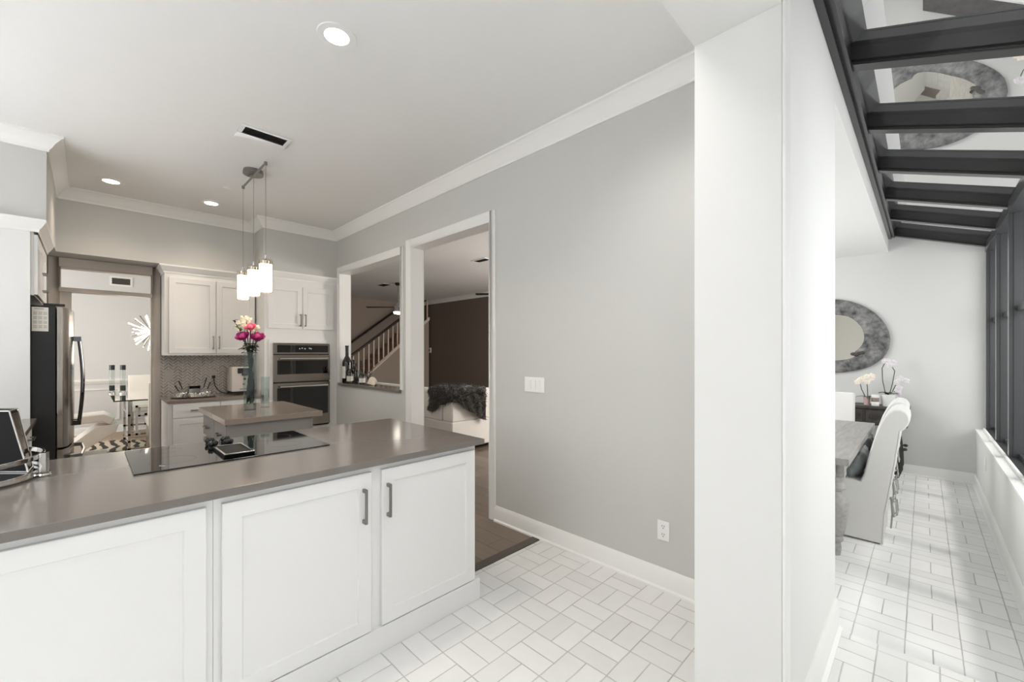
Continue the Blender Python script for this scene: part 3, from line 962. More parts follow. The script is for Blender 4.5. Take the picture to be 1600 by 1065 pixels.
o = (1.95, 5.70, 0.45)
t = thing('wall_oven', 'stainless steel double wall oven with black glass doors', 'oven', o)
MB(o).box(1.61, 2.286, 5.722, 6.3, 0.446, 1.519).build('case', 'black', t)
MB(o).box(1.608, 2.288, 5.70, 5.7215, 1.385, 1.515).build('control_panel', 'steel', t, bevel=0.003)
MB(o).box(1.645, 2.265, 5.6985, 5.6998, 1.405, 1.497).build('control_glass', 'black_gloss', t)
M['digits'] = EMIT('oven_digits', (170, 180, 190), 0.5)
for k, x in enumerate((1.90, 1.93, 1.965, 2.02, 2.04)):
    MB(o).box(x, x + 0.014, 5.6978, 5.6984, 1.447 + 0.006 * (k % 2), 1.459 + 0.006 * (k % 2)).build('digit', 'digits', t, smooth=0)
for z0, z1, g0, g1, hz in ((1.035, 1.375, 1.13, 1.30, 1.325), (0.462, 1.02, 0.60, 0.955, 0.975)):
    d = MB(o).box(1.608, 2.288, 5.695, 5.7215, z0, z1).build('door', 'steel', t, bevel=0.004)
    MB(o).box(1.645, 2.262, 5.6925, 5.6948, g0, g1 + 0.005).build('window', 'black_gloss', d)
    h = MB(o)
    h.tube([(1.665, 5.655, hz), (2.245, 5.655, hz)], 0.013, 12)
    for x in (1.69, 2.22):
        h.cyl((x, 5.694, hz), (x, 5.655, hz), 0.009, n=10)
    h.build('handle', 'chrome', d)
MB(o).box(1.63, 2.27, 5.705, 5.7215, 0.446, 0.4615).build('vent_slot', 'dark', t)

# ---- island
o = (1.03, 4.11, 0)
t = thing('kitchen_island', 'shaded grey kitchen island with drawers, standing behind the cooktop', 'island', o)
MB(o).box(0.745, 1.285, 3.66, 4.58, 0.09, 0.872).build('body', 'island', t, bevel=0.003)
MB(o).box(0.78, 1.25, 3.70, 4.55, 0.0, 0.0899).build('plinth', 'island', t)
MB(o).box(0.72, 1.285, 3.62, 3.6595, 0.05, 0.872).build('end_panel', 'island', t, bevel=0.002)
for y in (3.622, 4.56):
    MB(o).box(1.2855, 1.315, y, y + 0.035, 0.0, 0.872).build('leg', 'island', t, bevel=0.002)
F = front_nx(0.745)
for u0, u1 in ((3.69, 4.125), (4.14, 4.575)):
    for z0, z1 in ((0.685, 0.85), (0.42, 0.655), (0.12, 0.40)):
        d = MB(o).fbox(F, u0, u1, z0, z1, 0.0005, 0.022).build('drawer', 'island', t, bevel=0.003)
        MB(o).pull(F, (u0 + u1) / 2, (z0 + z1) / 2, 0.13, 0.0225, False, 0.03).build('handle', 'nickel', d)
o = (1.04, 4.11, 0.885)
tag(MB(o).box(0.695, 1.387, 3.60, 4.615, 0.8725, 0.915).build('worktop', 'quartz_island', bevel=0.003), 'taupe stone worktop on the kitchen island', 'countertop')

# vase with flowers, small glass
VX, VY, VZ = 0.972, 4.10, 0.9155
o = (VX, VY, VZ)
t = thing('glass_vase', 'tall square clear glass vase holding flowers on the island', 'vase', o)
def sq(cx, cy, h_, ang):
    return [(cx + h_ * 1.4142 * math.cos(ang + k * math.pi / 2), cy + h_ * 1.4142 * math.sin(ang + k * math.pi / 2)) for k in range(4)]
AN = math.radians(-145)
v = MB(o)
q0, q1 = sq(VX, VY, 0.045, AN), sq(VX, VY, 0.0405, AN)
v.rings([[(x, y, VZ) for x, y in q0], [(x, y, VZ + 0.49) for x, y in q0], [(x, y, VZ + 0.49) for x, y in q1], [(x, y, VZ + 0.05) for x, y in q1]])
v.build('wall', 'clear', t, smooth=0)
M['ice'] = GLASS('thick_glass_base', (226, 231, 230), 1.5, 1.3)
MB(o).prism(sq(VX, VY, 0.0402, AN), 'z', VZ + 0.001, VZ + 0.05).build('base', 'ice', t, smooth=0)
o2 = (1.115, 4.21, VZ)
v = MB(o2)
q0, q1 = sq(o2[0], o2[1], 0.034, AN), sq(o2[0], o2[1], 0.0305, AN)
v.rings([[(x, y, VZ) for x, y in q0], [(x, y, VZ + 0.27) for x, y in q0], [(x, y, VZ + 0.27) for x, y in q1], [(x, y, VZ + 0.03) for x, y in q1]])
tag(v.build('glass_vase', 'clear', smooth=0), 'short empty square glass vase beside the flowers on the island', 'vase')

M['magenta'] = P('magenta_petal', (200, 62, 140), 0.6, rgb2=(150, 30, 96), scale=30)
M['pink'] = P('pink_petal', (232, 128, 150), 0.6, rgb2=(214, 84, 120), scale=30)
M['blossom'] = P('cream_blossom', (244, 238, 218), 0.7, rgb2=(232, 222, 190), scale=40)
M['leaf_dark'] = P('dark_leaf', (34, 42, 32), 0.5, rgb2=(56, 68, 48), scale=20)
M['stem'] = P('dark_stem', (34, 44, 32), 0.6, rgb2=(58, 66, 46), scale=60)
def leaf(mb, p, d, ln, wd, droop=0.3):
    p = Vector(p); d = Vector(d).normalized()
    side = d.cross(Vector((0, 0, 1)))
    side = side.normalized() if side.length > 0.05 else Vector((1, 0, 0))
    nrm = side.cross(d)
    def fn(u, w_):
        s_ = math.sin(math.pi * min(1, u * 0.96 + 0.04)) ** 0.8
        return p + d * ln * u + side * (w_ - 0.5) * wd * s_ - Vector((0, 0, 1)) * droop * ln * u * u + nrm * abs(w_ - 0.5) * wd * 0.35 * s_
    mb.grid(fn, 7, 4)
def bloom(mb, c, r, tilt):
    """a peony: cupped petals in three rounds about a heart"""
    c = Vector(c)
    R = tilt.to_track_quat('Z', 'Y').to_matrix()
    mb.ball(c + R @ Vector((0, 0, r * 0.1)), r * 0.45, r * 0.45, r * 0.5, 12, 8)
    for rd, (n, op, sz) in enumerate(((5, 0.35, 0.8), (6, 0.7, 0.95), (7, 1.05, 1.0))):
        for k in range(n):
            a = 6.2832 * (k + 0.5 * rd) / n
            def fn(u, w_, a=a, op=op, sz=sz):
                th = op * (0.25 + 0.75 * u) * 1.1
                ww = (w_ - 0.5) * 1.25 * math.sin(math.pi * (0.12 + 0.76 * u)) ** 0.7
                rad = r * sz * (math.sin(th) * 0.75 + 0.25 * u)
                z = r * sz * (u * 1.05 * math.cos(th * 0.75)) - r * 0.35
                aa = a + ww * 0.9
                return c + R @ Vector((rad * math.cos(aa), rad * math.sin(aa), z + 0.08 * r * math.cos(ww * 9)))
            mb.grid(fn, 5, 5)
def flower(label, head, kind, r, bot):
    o = (head[0], head[1], VZ + 0.06)
    hd = Vector(head); bt = Vector((VX + bot[0], VY + bot[1], VZ + 0.055))
    mid = Vector((VX + bot[0] * -0.6, VY + bot[1] * -0.6, VZ + 0.47))
    path = [bt, bt.lerp(mid, 0.5), mid, mid.lerp(hd, 0.55) + Vector((0, 0, 0.01)), hd - Vector((0, 0, r * 0.3))]
    t = thing('flower', label, 'flower', o, group='cut flowers in the tall vase')
    tilt = (hd - mid).normalized() * 0.6 + Vector((-0.35, -0.45, 0.25))
    tilt.normalize()
    st = MB(o)
    st.tube(path, 0.0042, 7)
    st.build('stem', 'stem', t)
    b = MB(o)
    if kind in ('magenta', 'pink'):
        bloom(b, hd, r, tilt)
        b.build('bloom', kind, t, smooth=70)
    else:
        rn = random.Random(int(hd.x * 1e4))
        for k in range(26):
            q = hd + Vector((rn.uniform(-1, 1), rn.uniform(-1, 1), rn.uniform(-0.8, 0.9))) * r
            for j in range(5):
                a = 6.2832 * j / 5
                b.ball(q + Vector((math.cos(a) * 0.006, -0.002, math.sin(a) * 0.006)), 0.0052, 0.003, 0.0052, 7, 4)
        b.build('bloom', 'blossom', t, smooth=70)
    lf = MB(o)
    rn = random.Random(int(hd.z * 1e4))
    for k in range(5):
        a = rn.uniform(0, 6.28)
        leaf(lf, mid + Vector((0, 0, 0.01 + 0.018 * k)), (math.cos(a), math.sin(a), 0.5), 0.075, 0.042, 0.45)
    # dense leafy stem sides inside the glass
    off = Vector((0.007, -0.004, 0))
    for k in range(12):
        a = rn.uniform(0, 6.28)
        leaf(lf, bt.lerp(mid, 0.02 + 0.07 * k) + off, (math.cos(a) * 0.10, math.sin(a) * 0.10, 0.9), 0.12, 0.030, 0.0)
    lf.build('leaf', 'leaf_dark', t, smooth=70)
flower('magenta peony at the left of the vase on the island', (0.913, 4.06, 1.53), 'magenta', 0.060, (0.02, 0.0))
flower('magenta peony at the right of the vase on the island', (1.022, 4.065, 1.525), 'magenta', 0.064, (-0.02, 0.01))
flower('pink peony standing in the middle of the vase on the island', (0.966, 4.05, 1.61), 'pink', 0.050, (0.0, -0.02))
flower('cream blossom spray topmost in the vase on the island', (0.945, 4.10, 1.675), 'blossom', 0.038, (0.015, 0.02))
flower('cream blossom spray above the left magenta peony', (0.90, 4.08, 1.62), 'blossom', 0.042, (0.005, 0.015))
flower('cream blossom spray at the right behind the pink peony', (1.012, 4.10, 1.60), 'blossom', 0.036, (-0.015, 0.02))
o = (0.86, 4.08, VZ + 0.06)
t = thing('leafy_sprig', 'dark leafy sprig leaning out left of the flowers on the island', 'greenery', o, group='cut flowers in the tall vase')
st = MB(o)
pth = [Vector((VX + 0.005, VY, VZ + 0.056)), Vector((VX - 0.012, VY - 0.01, 1.40)), Vector((0.91, 4.07, 1.55)), Vector((0.845, 4.04, 1.665))]
st.tube(pth, 0.003, 6)
st.build('stem', 'stem', t)
lf = MB(o)
for k in range(9):
    q = pth[2].lerp(pth[3], k / 8)
    a = 2.4 * k
    leaf(lf, q, (math.cos(a), math.sin(a) * 0.6, 0.5), 0.04, 0.022, 0.2)
for k, (a, z) in enumerate(((2.6, 1.44), (3.6, 1.43), (5.2, 1.45), (0.2, 1.46), (4.2, 1.46), (1.2, 1.45))):
    leaf(lf, (VX - 0.01, VY - 0.005, z), (math.cos(a), math.sin(a), 0.1), 0.085, 0.04, 0.3)
lf.build('leaf', 'leaf_dark', t, smooth=70)

# ---- pendant lamp
o = (1.035, 4.30, 3.03)
t = thing('pendant_light', 'three-shade glass pendant light on a chrome ceiling bar over the island', 'pendant light', o)
MB(o).lathe([(0.0, 0.0395), (0.075, 0.0395), (0.08, 0.02), (0.08, 0.0), (0.0, -0.002)], (1.045, 4.30, 3.0), 36, cap=False).build('canopy', 'nickel', t)
b = MB(o)
b.tube([(1.035, 3.87, 2.972), (1.035, 4.61, 2.972)], 0.009, 12)
for y in (3.885, 4.595):
    b.cyl((1.035, y, 2.955), (1.035, y, 2.98), 0.013, n=14)
b.cyl((1.035, 4.30, 2.975), (1.035, 4.30, 3.0), 0.012, n=12)
b.build('bar', 'nickel', t)
M['pendant_glass'] = GLASS('pendant_clear_glass', (245, 242, 236), 1.5, 1.6)
for y in (4.60, 4.24, 3.885):
    s_ = MB(o)
    s_.tube([(1.035, y, 2.20), (1.035, y, 2.965)], 0.0018, 6)
    cb = s_.build('cable', 'nickel', t)
    g = MB(o)
    g.lathe([(0.053, 0.0), (0.053, 0.27), (0.050, 0.27), (0.050, 0.0)], (1.035, y, 1.90), 36, cap=False)
    g.rings([[(1.035 + r * math.cos(6.2832 * k / 36), y + r * math.sin(6.2832 * k / 36), 1.90 + z) for k in range(36)] for r, z in ((0.053, 0.0), (0.050, 0.0))], cap=False)
    sh = g.build('glass_shade', 'pendant_glass', t)
    d = MB(o)
    d.lathe([(0.0, 0.012), (0.046, 0.012), (0.047, 0.05), (0.046, 0.052), (0.046, 0.056), (0.047, 0.058), (0.047, 0.105), (0.046, 0.108), (0.047, 0.11), (0.047, 0.232), (0.0, 0.232)], (1.035, y, 1.90), 32, cap=False)
    d.build('diffuser', 'shade_glow', sh)
    cp = MB(o)
    cp.lathe([(0.0, 0.2325), (0.030, 0.2325), (0.032, 0.262), (0.012, 0.275), (0.008, 0.31), (0.0, 0.31)], (1.035, y, 1.90), 24, cap=False)
    cp.build('socket_cap', 'chrome', sh)
    lamp('pendant_bulb', 'POINT', (1.035, y, 1.86), 2.2, (1, 0.86, 0.68), radius=0.05)

# ---- recessed ceiling lights, vent, detector
for k, (x, y, lb) in enumerate(((0.905, 2.165, 'round recessed ceiling light nearest the camera, above the counter'),
                                (0.157, 5.53, 'round recessed ceiling light near the refrigerator'),
                                (0.95, 5.56, 'round recessed ceiling light near the wall cabinet'))):
    o = (x, y, 3.035)
    t = thing('recessed_light', lb, 'ceiling light', o, group='recessed ceiling lights')
    MB(o).lathe([(0.060, 0.0), (0.093, 0.0), (0.095, 0.006), (0.060, 0.006)], (x, y, 3.0335), 40, cap=False).rings([[(x + r * math.cos(6.2832 * q / 40), y + r * math.sin(6.2832 * q / 40), 3.0335 + z) for q in range(40)] for r, z in ((0.060, 0.006), (0.060, 0.0))], cap=False).build('trim_ring', 'white_plastic', t)
    MB(o).lathe([(0.0, 0.0012), (0.0595, 0.0012), (0.0595, 0.006), (0.0, 0.006)], (x, y, 3.0335), 36, cap=False).build('lens', 'lamp_glow', t)
    lamp('recessed_and_fill_spot', 'SPOT', (x, y, 3.028), 22 if k else 42, (1, 0.82, 0.64), aim=(x, y, 0), radius=0.05, spot=125, blend=0.8)

o = (0.93, 3.57, 3.035)
t = thing('air_vent', 'white slotted air vent in the kitchen ceiling beyond the near ceiling light', 'vent', o)
VF = MB(o)
V4 = [(0.745, 3.50), (1.105, 3.44), (1.125, 3.68), (0.765, 3.68)]
VF.box(0.775, 1.105, 3.46, 3.485, 3.030, 3.0395)
VF.box(0.775, 1.105, 3.60, 3.70, 3.030, 3.0395)
VF.box(0.775, 0.80, 3.485, 3.60, 3.030, 3.0395)
VF.box(1.08, 1.105, 3.485, 3.60, 3.030, 3.0395)
VF.build('frame', 'ceiling', t, bevel=0.001)
MB(o).box(0.8, 1.08, 3.485, 3.60, 3.0385, 3.0397).build('duct', 'dark', t)
for k in range(8):
    y = 3.492 + k * 0.0135
    s_ = MB(o)
    s_.prism([(y, 3.031), (y + 0.001, 3.031), (y + 0.007, 3.0382), (y + 0.006, 3.0382)], 'x', 0.8, 1.08)
    s_.build('slat', 'nickel', t, smooth=0)
o = (0.97, 4.93, 3.03)
tag(MB(o).lathe([(0.0, 0.0095), (0.033, 0.0095), (0.030, 0.001), (0.012, -0.004), (0.0, -0.004)], (0.97, 4.93, 3.03), 24, cap=False).build('sprinkler_cover', 'white_plastic'), 'tiny white round cover in the ceiling behind the pendant canopy', 'sprinkler')

# ---- right wall: switch plate, outlet
o = (2.39, 2.118, 1.157)
t = thing('light_switch', 'wide white three-gang switch plate on the grey wall', 'switch', o)
MB(o).box(2.3905, 2.3965, 2.02, 2.218, 1.10, 1.215).build('plate', 'white_plastic', t, bevel=0.002)
for k in range(3):
    y = 2.058 + k * 0.046
    MB(o).box(2.386, 2.3904, y, y + 0.034, 1.124, 1.192).build('rocker', 'white_plastic', t, bevel=0.0015)
o = (2.39, 1.1, 0.347)
t = thing('wall_outlet', 'white double wall outlet low on the grey wall', 'outlet', o)
MB(o).box(2.3905, 2.3965, 1.064, 1.136, 0.29, 0.405).build('plate', 'white_plastic', t, bevel=0.002)
for z in (0.323, 0.372):
    s_ = MB(o)
    s_.cyl((2.3904, 1.1, z), (2.3882, 1.1, z), 0.0165, n=24)
    sm = s_.build('socket', 'white_plastic', t)
    sl = MB(o)
    for y in (1.0935, 1.1065):
        sl.box(2.3874, 2.3881, y - 0.0013, y + 0.0013, z, z + 0.0095)
    sl.cyl((2.3881, 1.1, z - 0.008), (2.3874, 1.1, z - 0.008), 0.0028, n=10)
    sl.build('slot', 'dark', sm)
o = (6.07, -0.415, 0.33)
t = thing('wall_outlet', 'white outlet plate on the knee wall under the sunroom windows', 'outlet', o)
MB(o).box(6.03, 6.105, -0.4195, -0.414, 0.27, 0.385).build('plate', 'white_plastic', t, bevel=0.002)
for z in (0.303, 0.352):
    MB(o).box(6.052, 6.083, -0.4139, -0.412, z - 0.014, z + 0.014).build('socket', 'white_plastic', t, bevel=0.003)
# ================================================================== PASS-THROUGH SILL AND BOTTLES
o = (2.46, 4.84, 0.98)
tag(MB(o).box(2.366, 2.60, 4.0505, 5.629, 0.9655, 0.9975).build('sill_worktop', 'quartz', bevel=0.003), 'grey stone sill in the pass-through opening', 'sill')
M['bottle_dark'] = P('dark_bottle_glass', (14, 15, 14), 0.08, var=0.2, spec=0.7)
M['bottle_green'] = P('olive_bottle_glass', (40, 44, 30), 0.1, var=0.2, spec=0.7)
M['label'] = P('bottle_label', (226, 222, 214), 0.7, var=0.06)
def bottle(label, x, y, h, r, mat='bottle_dark', lab=True, foil='black'):
    o = (x, y, 0.998)
    t = thing('bottle', label, 'bottle', o, group='bottles on the pass-through sill')
    z = 0.998
    MB(o).lathe([(0.0, 0.0), (r * 0.92, 0.0), (r, 0.012), (r, h * 0.52), (r * 0.93, h * 0.58), (r * 0.6, h * 0.66), (r * 0.36, h * 0.72), (r * 0.31, h * 0.92), (0.0, h * 0.92)], (x, y, z), 28, cap=False).build('glass', mat, t)
    MB(o).lathe([(r * 0.325, h * 0.80), (r * 0.345, h * 0.80), (r * 0.345, h * 0.955), (r * 0.40, h * 0.96), (r * 0.40, h), (0.0, h)], (x, y, z), 20, cap=False).build('capsule', foil, t)
    if lab:
        MB(o).lathe([(r * 1.005, h * 0.12), (r * 1.012, h * 0.12), (r * 1.012, h * 0.40), (r * 1.005, h * 0.40)], (x, y, z), 28, cap=False).build('label', 'label', t)
    return t
t = bottle('big dark wine bottle, tallest on the pass-through sill', 2.455, 5.545, 0.50, 0.062, lab=False)
MB((2.455, 5.545, 0.998)).prism([(2.455 + 0.0628 * math.cos(math.radians(a)), 5.545 + 0.0628 * math.sin(math.radians(a))) for a in range(160, 236, 10)] + [(2.455 + 0.061 * math.cos(math.radians(a)), 5.545 + 0.061 * math.sin(math.radians(a))) for a in range(230, 154, -10)], 'z', 1.06, 1.22).build('label', 'label', t)
bottle('dark bottle with pale label just right of the tallest wine bottle', 2.50, 5.43, 0.31, 0.038)
bottle('small dark bottle near the front edge of the pass-through sill', 2.425, 5.40, 0.24, 0.036, 'bottle_green', True, 'nickel')
bottle('slim dark bottle third from the left on the pass-through sill', 2.47, 5.30, 0.265, 0.032, lab=False)
bottle('clear slim bottle with dark stopper on the pass-through sill', 2.51, 5.235, 0.30, 0.03, 'clear', False, 'black')
bottle('short squat olive bottle with pale label at the right of the bottles', 2.46, 5.11, 0.20, 0.038, 'bottle_green', True, 'black')
M['ivory'] = P('ivory_cloth', (232, 222, 204), 0.7, var=0.05)
# a wire bottle holder shaped like branches
o = (2.5, 5.02, 0.998)
t = thing('wire_holder', 'dark twisted wire ornament right of the bottles on the sill', 'ornament', o)
wv = MB(o)
wv.lathe([(0.0, 0.0), (0.035, 0.0), (0.035, 0.006), (0.0, 0.008)], (2.5, 5.02, 0.998), 20, cap=False)
for k in range(6):
    a = k * 1.05
    wv.tube([(2.5, 5.02, 1.004), (2.5 + 0.012 * math.cos(a), 5.02 + 0.012 * math.sin(a), 1.07), (2.5 + 0.05 * math.cos(a + .5), 5.02 + 0.05 * math.sin(a + .5), 1.13 + 0.012 * k), (2.5 + 0.045 * math.cos(a + 1.2), 5.02 + 0.045 * math.sin(a + 1.2), 1.16 + 0.01 * k)], 0.004, 6)
wv.build('wire', 'black', t)
o = (2.47, 4.86, 0.998)
t = thing('napkin_fan', 'ivory half-round fan lying open on the pass-through sill', 'fan', o)
def fanp(u, v):
    a = math.radians(20 + 135 * u)
    r = 0.01 + 0.12 * v
    return (2.46 + 0.015 * ((u * 14) % 1.0 > 0.5), 4.845 + r * math.cos(a), 1.003 + r * math.sin(a) * 0.8)
fm = MB(o)
n = 28
loopA = [(2.452 + 0.006 * (k % 2), 4.83 + 0.125 * math.cos(math.radians(5 + 150 * k / n)), 1.006 + 0.10 * math.sin(math.radians(5 + 150 * k / n))) for k in range(n + 1)]
hub = [(2.452, 4.78, 1.006)] * (n + 1)
A = [fm.v(p) for p in loopA]; B_ = [fm.v((p[0] + 0.006, p[1], p[2])) for p in loopA]
h0 = fm.v((2.455, 4.765, 1.004)); h1 = fm.v((2.461, 4.765, 1.004))
for k in range(n):
    fm.f([A[k], A[k + 1], h0]); fm.f([B_[k + 1], B_[k], h1]); fm.f([A[k + 1], A[k], B_[k], B_[k + 1]])
fm.build('leaf', 'ivory', t)
MB(o).ball((2.458, 4.758, 1.007), 0.010, 0.014, 0.009, 10, 6).build('pivot', 'black', t)

# ================================================================== LIVING ROOM
M['sofa'] = P('ivory_upholstery', (224, 220, 214), 0.8, var=0.04, bump=0.15, bscale=200, sheen=0.2)
o = (4.6, 5.6, 0)
t = thing('sofa', 'white upholstered sofa seen through the door opening', 'sofa', o)
s_ = MB(o)
s_.box(3.51, 5.35, 4.62, 7.2, 0.06, 0.44)
s_.build('base', 'sofa', t, bevel=0.03, seg=3)
s_ = MB(o)
s_.prism([(3.51, 0.4405), (3.74, 0.4405), (3.70, 0.86), (3.66, 0.875), (3.55, 0.872), (3.515, 0.84)], 'y', 4.86, 7.2)
s_.build('backrest', 'sofa', t, bevel=0.025, seg=3)
s_ = MB(o)
s_.prism([(4.62, 0.4405), (4.84, 0.4405), (4.855, 0.84), (4.80, 0.868), (4.67, 0.872), (4.625, 0.83)], 'x', 3.515, 5.35)
s_.build('armrest', 'sofa', t, bevel=0.025, seg=3)
for y0 in (4.87, 6.04):
    MB(o).box(3.75, 5.37, y0, y0 + 1.16, 0.4405, 0.58).build('seat_cushion', 'sofa', t, bevel=0.04, seg=3)
MB(o).tube([(3.506, 4.64, 0.80), (3.506, 7.18, 0.80)], 0.004, 6).build('piping', 'sofa', t)
MB(o).tube([(3.53, 4.614, 0.80), (5.33, 4.614, 0.80)], 0.004, 6).build('piping', 'sofa', t)
for x in (3.58, 5.28):
    for y in (4.69, 7.12):
        MB(o).box(x - 0.03, x + 0.03, y - 0.03, y + 0.03, 0, 0.0599).build('foot', 'black', t)

# faux fur throw over the sofa corner
M['fur'] = P('dark_fur', (15, 13, 12), 0.85, rgb2=(74, 68, 63), scale=20, sheen=0.5)
o = (3.7, 4.75, 0.88)
t = thing('fur_throw', 'dark shaggy faux fur throw draped over the white sofa', 'throw blanket', o)
path = [Vector((3.49, 5.10)), Vector((3.49, 5.0)), Vector((3.49, 4.88)), Vector((3.49, 4.76)), Vector((3.495, 4.66)), Vector((3.53, 4.61)), Vector((3.60, 4.597)), Vector((3.72, 4.597)), Vector((3.86, 4.597)), Vector((3.98, 4.597)), Vector((4.09, 4.597))]
def pth_at(s):
    k = min(len(path) - 2, int(s * (len(path) - 1)))
    f = s * (len(path) - 1) - k
    return path[k].lerp(path[k + 1], f)
def nrm_at(s):
    a, b = pth_at(max(0, s - 0.06)), pth_at(min(1, s + 0.06))
    d = (b - a).normalized()
    return Vector((d.y, -d.x)) * (1 if True else 1)
def low(s):
    pts = [(0, .58), (.1, .55), (.25, .66), (.45, .735), (.6, .70), (.75, .57), (.9, .45), (1, .42)]
    for (a, za), (b, zb) in zip(pts, pts[1:]):
        if s <= b:
            return za + (zb - za) * (s - a) / (b - a)
    return pts[-1][1]
def top(s):
    return 0.90 + 0.03 * math.sin(math.pi * s * 2 + 3.4) ** 2
def throw(u, v):
    c = pth_at(u); nn = nrm_at(u)
    if nn.dot(Vector((-1, -1))) < 0:
        nn = -nn
    tz = top(u); lz = low(u)
    wob = 0.018 * math.sin(u * 25 + v * 7) + 0.012 * math.sin(u * 47 - v * 11)
    inn = 0.24
    if v < 0.3:
        f = v / 0.3
        q = c - nn * inn * (1 - f)
        return Vector((q.x, q.y, tz + wob * 0.6))
    if v < 0.42:
        f = (v - 0.3) / 0.12
        q = c + nn * (0.035 * math.sin(f * math.pi / 2) + wob * f)
        return Vector((q.x, q.y, tz - 0.06 * (1 - math.cos(f * math.pi / 2)) + wob * 0.6 * (1 - f)))
    f = (v - 0.42) / 0.58
    q = c + nn * (0.035 + wob)
    return Vector((q.x, q.y, tz - 0.06 + (lz - tz + 0.06) * f))
m = MB(o)
m.grid(throw, 40, 26)
ob_ = m.build('blanket', 'fur', t)
fu = MB(o)
rn = random.Random(3)
for k in range(3200):
    u, v = rn.random(), rn.random()
    p = throw(u, v)
    du = throw(min(1, u + .01), v) - throw(max(0, u - .01), v)
    dv = throw(u, min(1, v + .01)) - throw(u, max(0, v - .01))
    nn = du.cross(dv)
    if nn.length < 1e-9:
        continue
    nn.normalize()
    if nn.x + nn.y - nn.z > 0:
        nn = -nn
    d = (nn * 0.8 + Vector((rn.uniform(-.7, .7), rn.uniform(-.7, .7), rn.uniform(-1.1, 0.1)))).normalized()
    sd = d.cross(Vector((rn.random(), rn.random(), rn.random()))).normalized() * 0.0045
    a, b, c_ = p + sd, p - sd, p + d * rn.uniform(0.025, 0.05)
    e_ = p + d.cross(sd)
    va, vb, vc, ve = fu.v(a), fu.v(b), fu.v(c_), fu.v(e_)
    fu.f([va, vb, vc]); fu.f([vb, ve, vc]); fu.f([ve, va, vc])
bl = fu.build('pile', 'fur', t, smooth=0)
bl['kind'] = 'stuff'

# staircase with balusters
M['stair_tread'] = P('brown_stair_carpet', (182, 148, 122), 0.8, var=0.15, scale=12)
M['stair_trim'] = P('stair_trim_paint', (222, 204, 188), 0.5, var=0.02)
M['rail'] = P('dark_handrail_wood', (46, 36, 31), 0.4, var=0.2)
o = (6.0, 11.6, 0)
t = thing('staircase', 'staircase with white balusters and dark rail beyond the pass-through', 'staircase', o)
def zs(x):
    return 0.845 + 0.82 * (x - 5.495)
x0s, x1s = 4.47, 7.55
MB(o).prism([(x0s, 0), (x1s, 0), (x1s, zs(x1s) - 0.10), (x0s + 0.12, zs(x0s + 0.12) - 0.10 + 0.0)], 'y', 11.12, 12.145).build('side_wall', 'taupe_wall', t, smooth=0)
MB(o).prism([(x0s - 0.05, 0.0), (x0s + 0.12, 0.0), (x1s, zs(x1s) - 0.10), (x1s, zs(x1s)), (x0s - 0.05, zs(x0s - 0.05))], 'y', 11.08, 11.1195).build('stringer', 'stair_trim', t)
for k in range(15):
    xa = x0s + 0.205 * k
    za = max(0.0, zs(xa) - 0.16)
    MB(o).box(xa, xa + 0.205, 11.125, 12.14, max(0, za - 0.17), za + 0.17).build('tread', 'stair_tread', t, smooth=0)
xr0, xr1 = 4.75, 7.55
def zrail(x):
    return 1.313 + 0.727 * (x - 5.018)
for k in range(19):
    x = 4.79 + 0.149 * k
    MB(o).box(x - 0.016, x + 0.016, 11.085, 11.115, zs(x), zrail(x) - 0.03).build('baluster', 'stair_trim', t)
hr = MB(o)
hr.tube([(xr0, 11.1, zrail(xr0)), (xr1, 11.1, zrail(xr1))], 0.038, 10)
hr.build('handrail', 'rail', t)
MB(o).box(xr0 - 0.05, xr0 + 0.05, 11.05, 11.15, 0, 1.2).build('newel_post', 'stair_trim', t, bevel=0.004)
o = (6.2, 12.1, 2.2)
t = thing('wall_handrail', 'dark handrail fixed to the wall above the staircase', 'handrail', o)
hw = MB(o)
def zw(x):
    return 1.684 + 0.713 * (x - 5.45)
hw.tube([(4.6, 12.1, zw(4.6)), (7.3, 12.1, zw(7.3))], 0.03, 10)
hw.build('rail', 'rail', t)
for x in (4.8, 6.0, 7.2):
    MB(o).cyl((x, 12.1, zw(x) - 0.02), (x, 12.149, zw(x) - 0.05), 0.010, n=8).build('bracket', 'black', t)

# ceiling fans
def ceiling_fan(label, x, y, zb, a0, r):
    o = (x, y, 3.035)
    t = thing('ceiling_fan', label, 'ceiling fan', o)
    MB(o).lathe([(0.0, 0.0), (0.075, 0.0), (0.075, -0.025), (0.05, -0.06), (0.0, -0.06)], (x, y, 3.0395), 28, cap=False).build('canopy', 'black', t)
    MB(o).cyl((x, y, 2.98), (x, y, zb + 0.12), 0.013, n=12).build('rod', 'nickel', t)
    MB(o).lathe([(0.0, 0.14), (0.03, 0.14), (0.05, 0.09), (0.09, 0.04), (0.105, 0.0), (0.115, -0.09), (0.0, -0.09)], (x, y, zb), 32, cap=False).build('motor', 'chrome', t)
    MB(o).lathe([(0.0, -0.0905), (0.105, -0.0905), (0.10, -0.125), (0.06, -0.14), (0.0, -0.145)], (x, y, zb), 32, cap=False).build('light', 'lamp_glow', t)
    for k in range(3):
        a = math.radians(a0 + 120 * k)
        c_, s2 = math.cos(a), math.sin(a)
        b = MB(o)
        def q(rr, w_, dz):
            return (x + c_ * rr - s2 * w_, y + s2 * rr + c_ * w_, zb + 0.02 + dz)
        b.hexa([q(0.11, -0.03, -.006), q(r, -0.065, -.010), q(r, 0.065, .004), q(0.11, 0.03, 0)], [q(0.11, -0.03, .002), q(r, -0.065, -.002), q(r, 0.065, .012), q(0.11, 0.03, .008)])
        b.build('blade', 'black', t)
ceiling_fan('ceiling fan with chrome motor and lamp seen through the pass-through', 5.12, 8.8, 2.45, 135, 0.74)
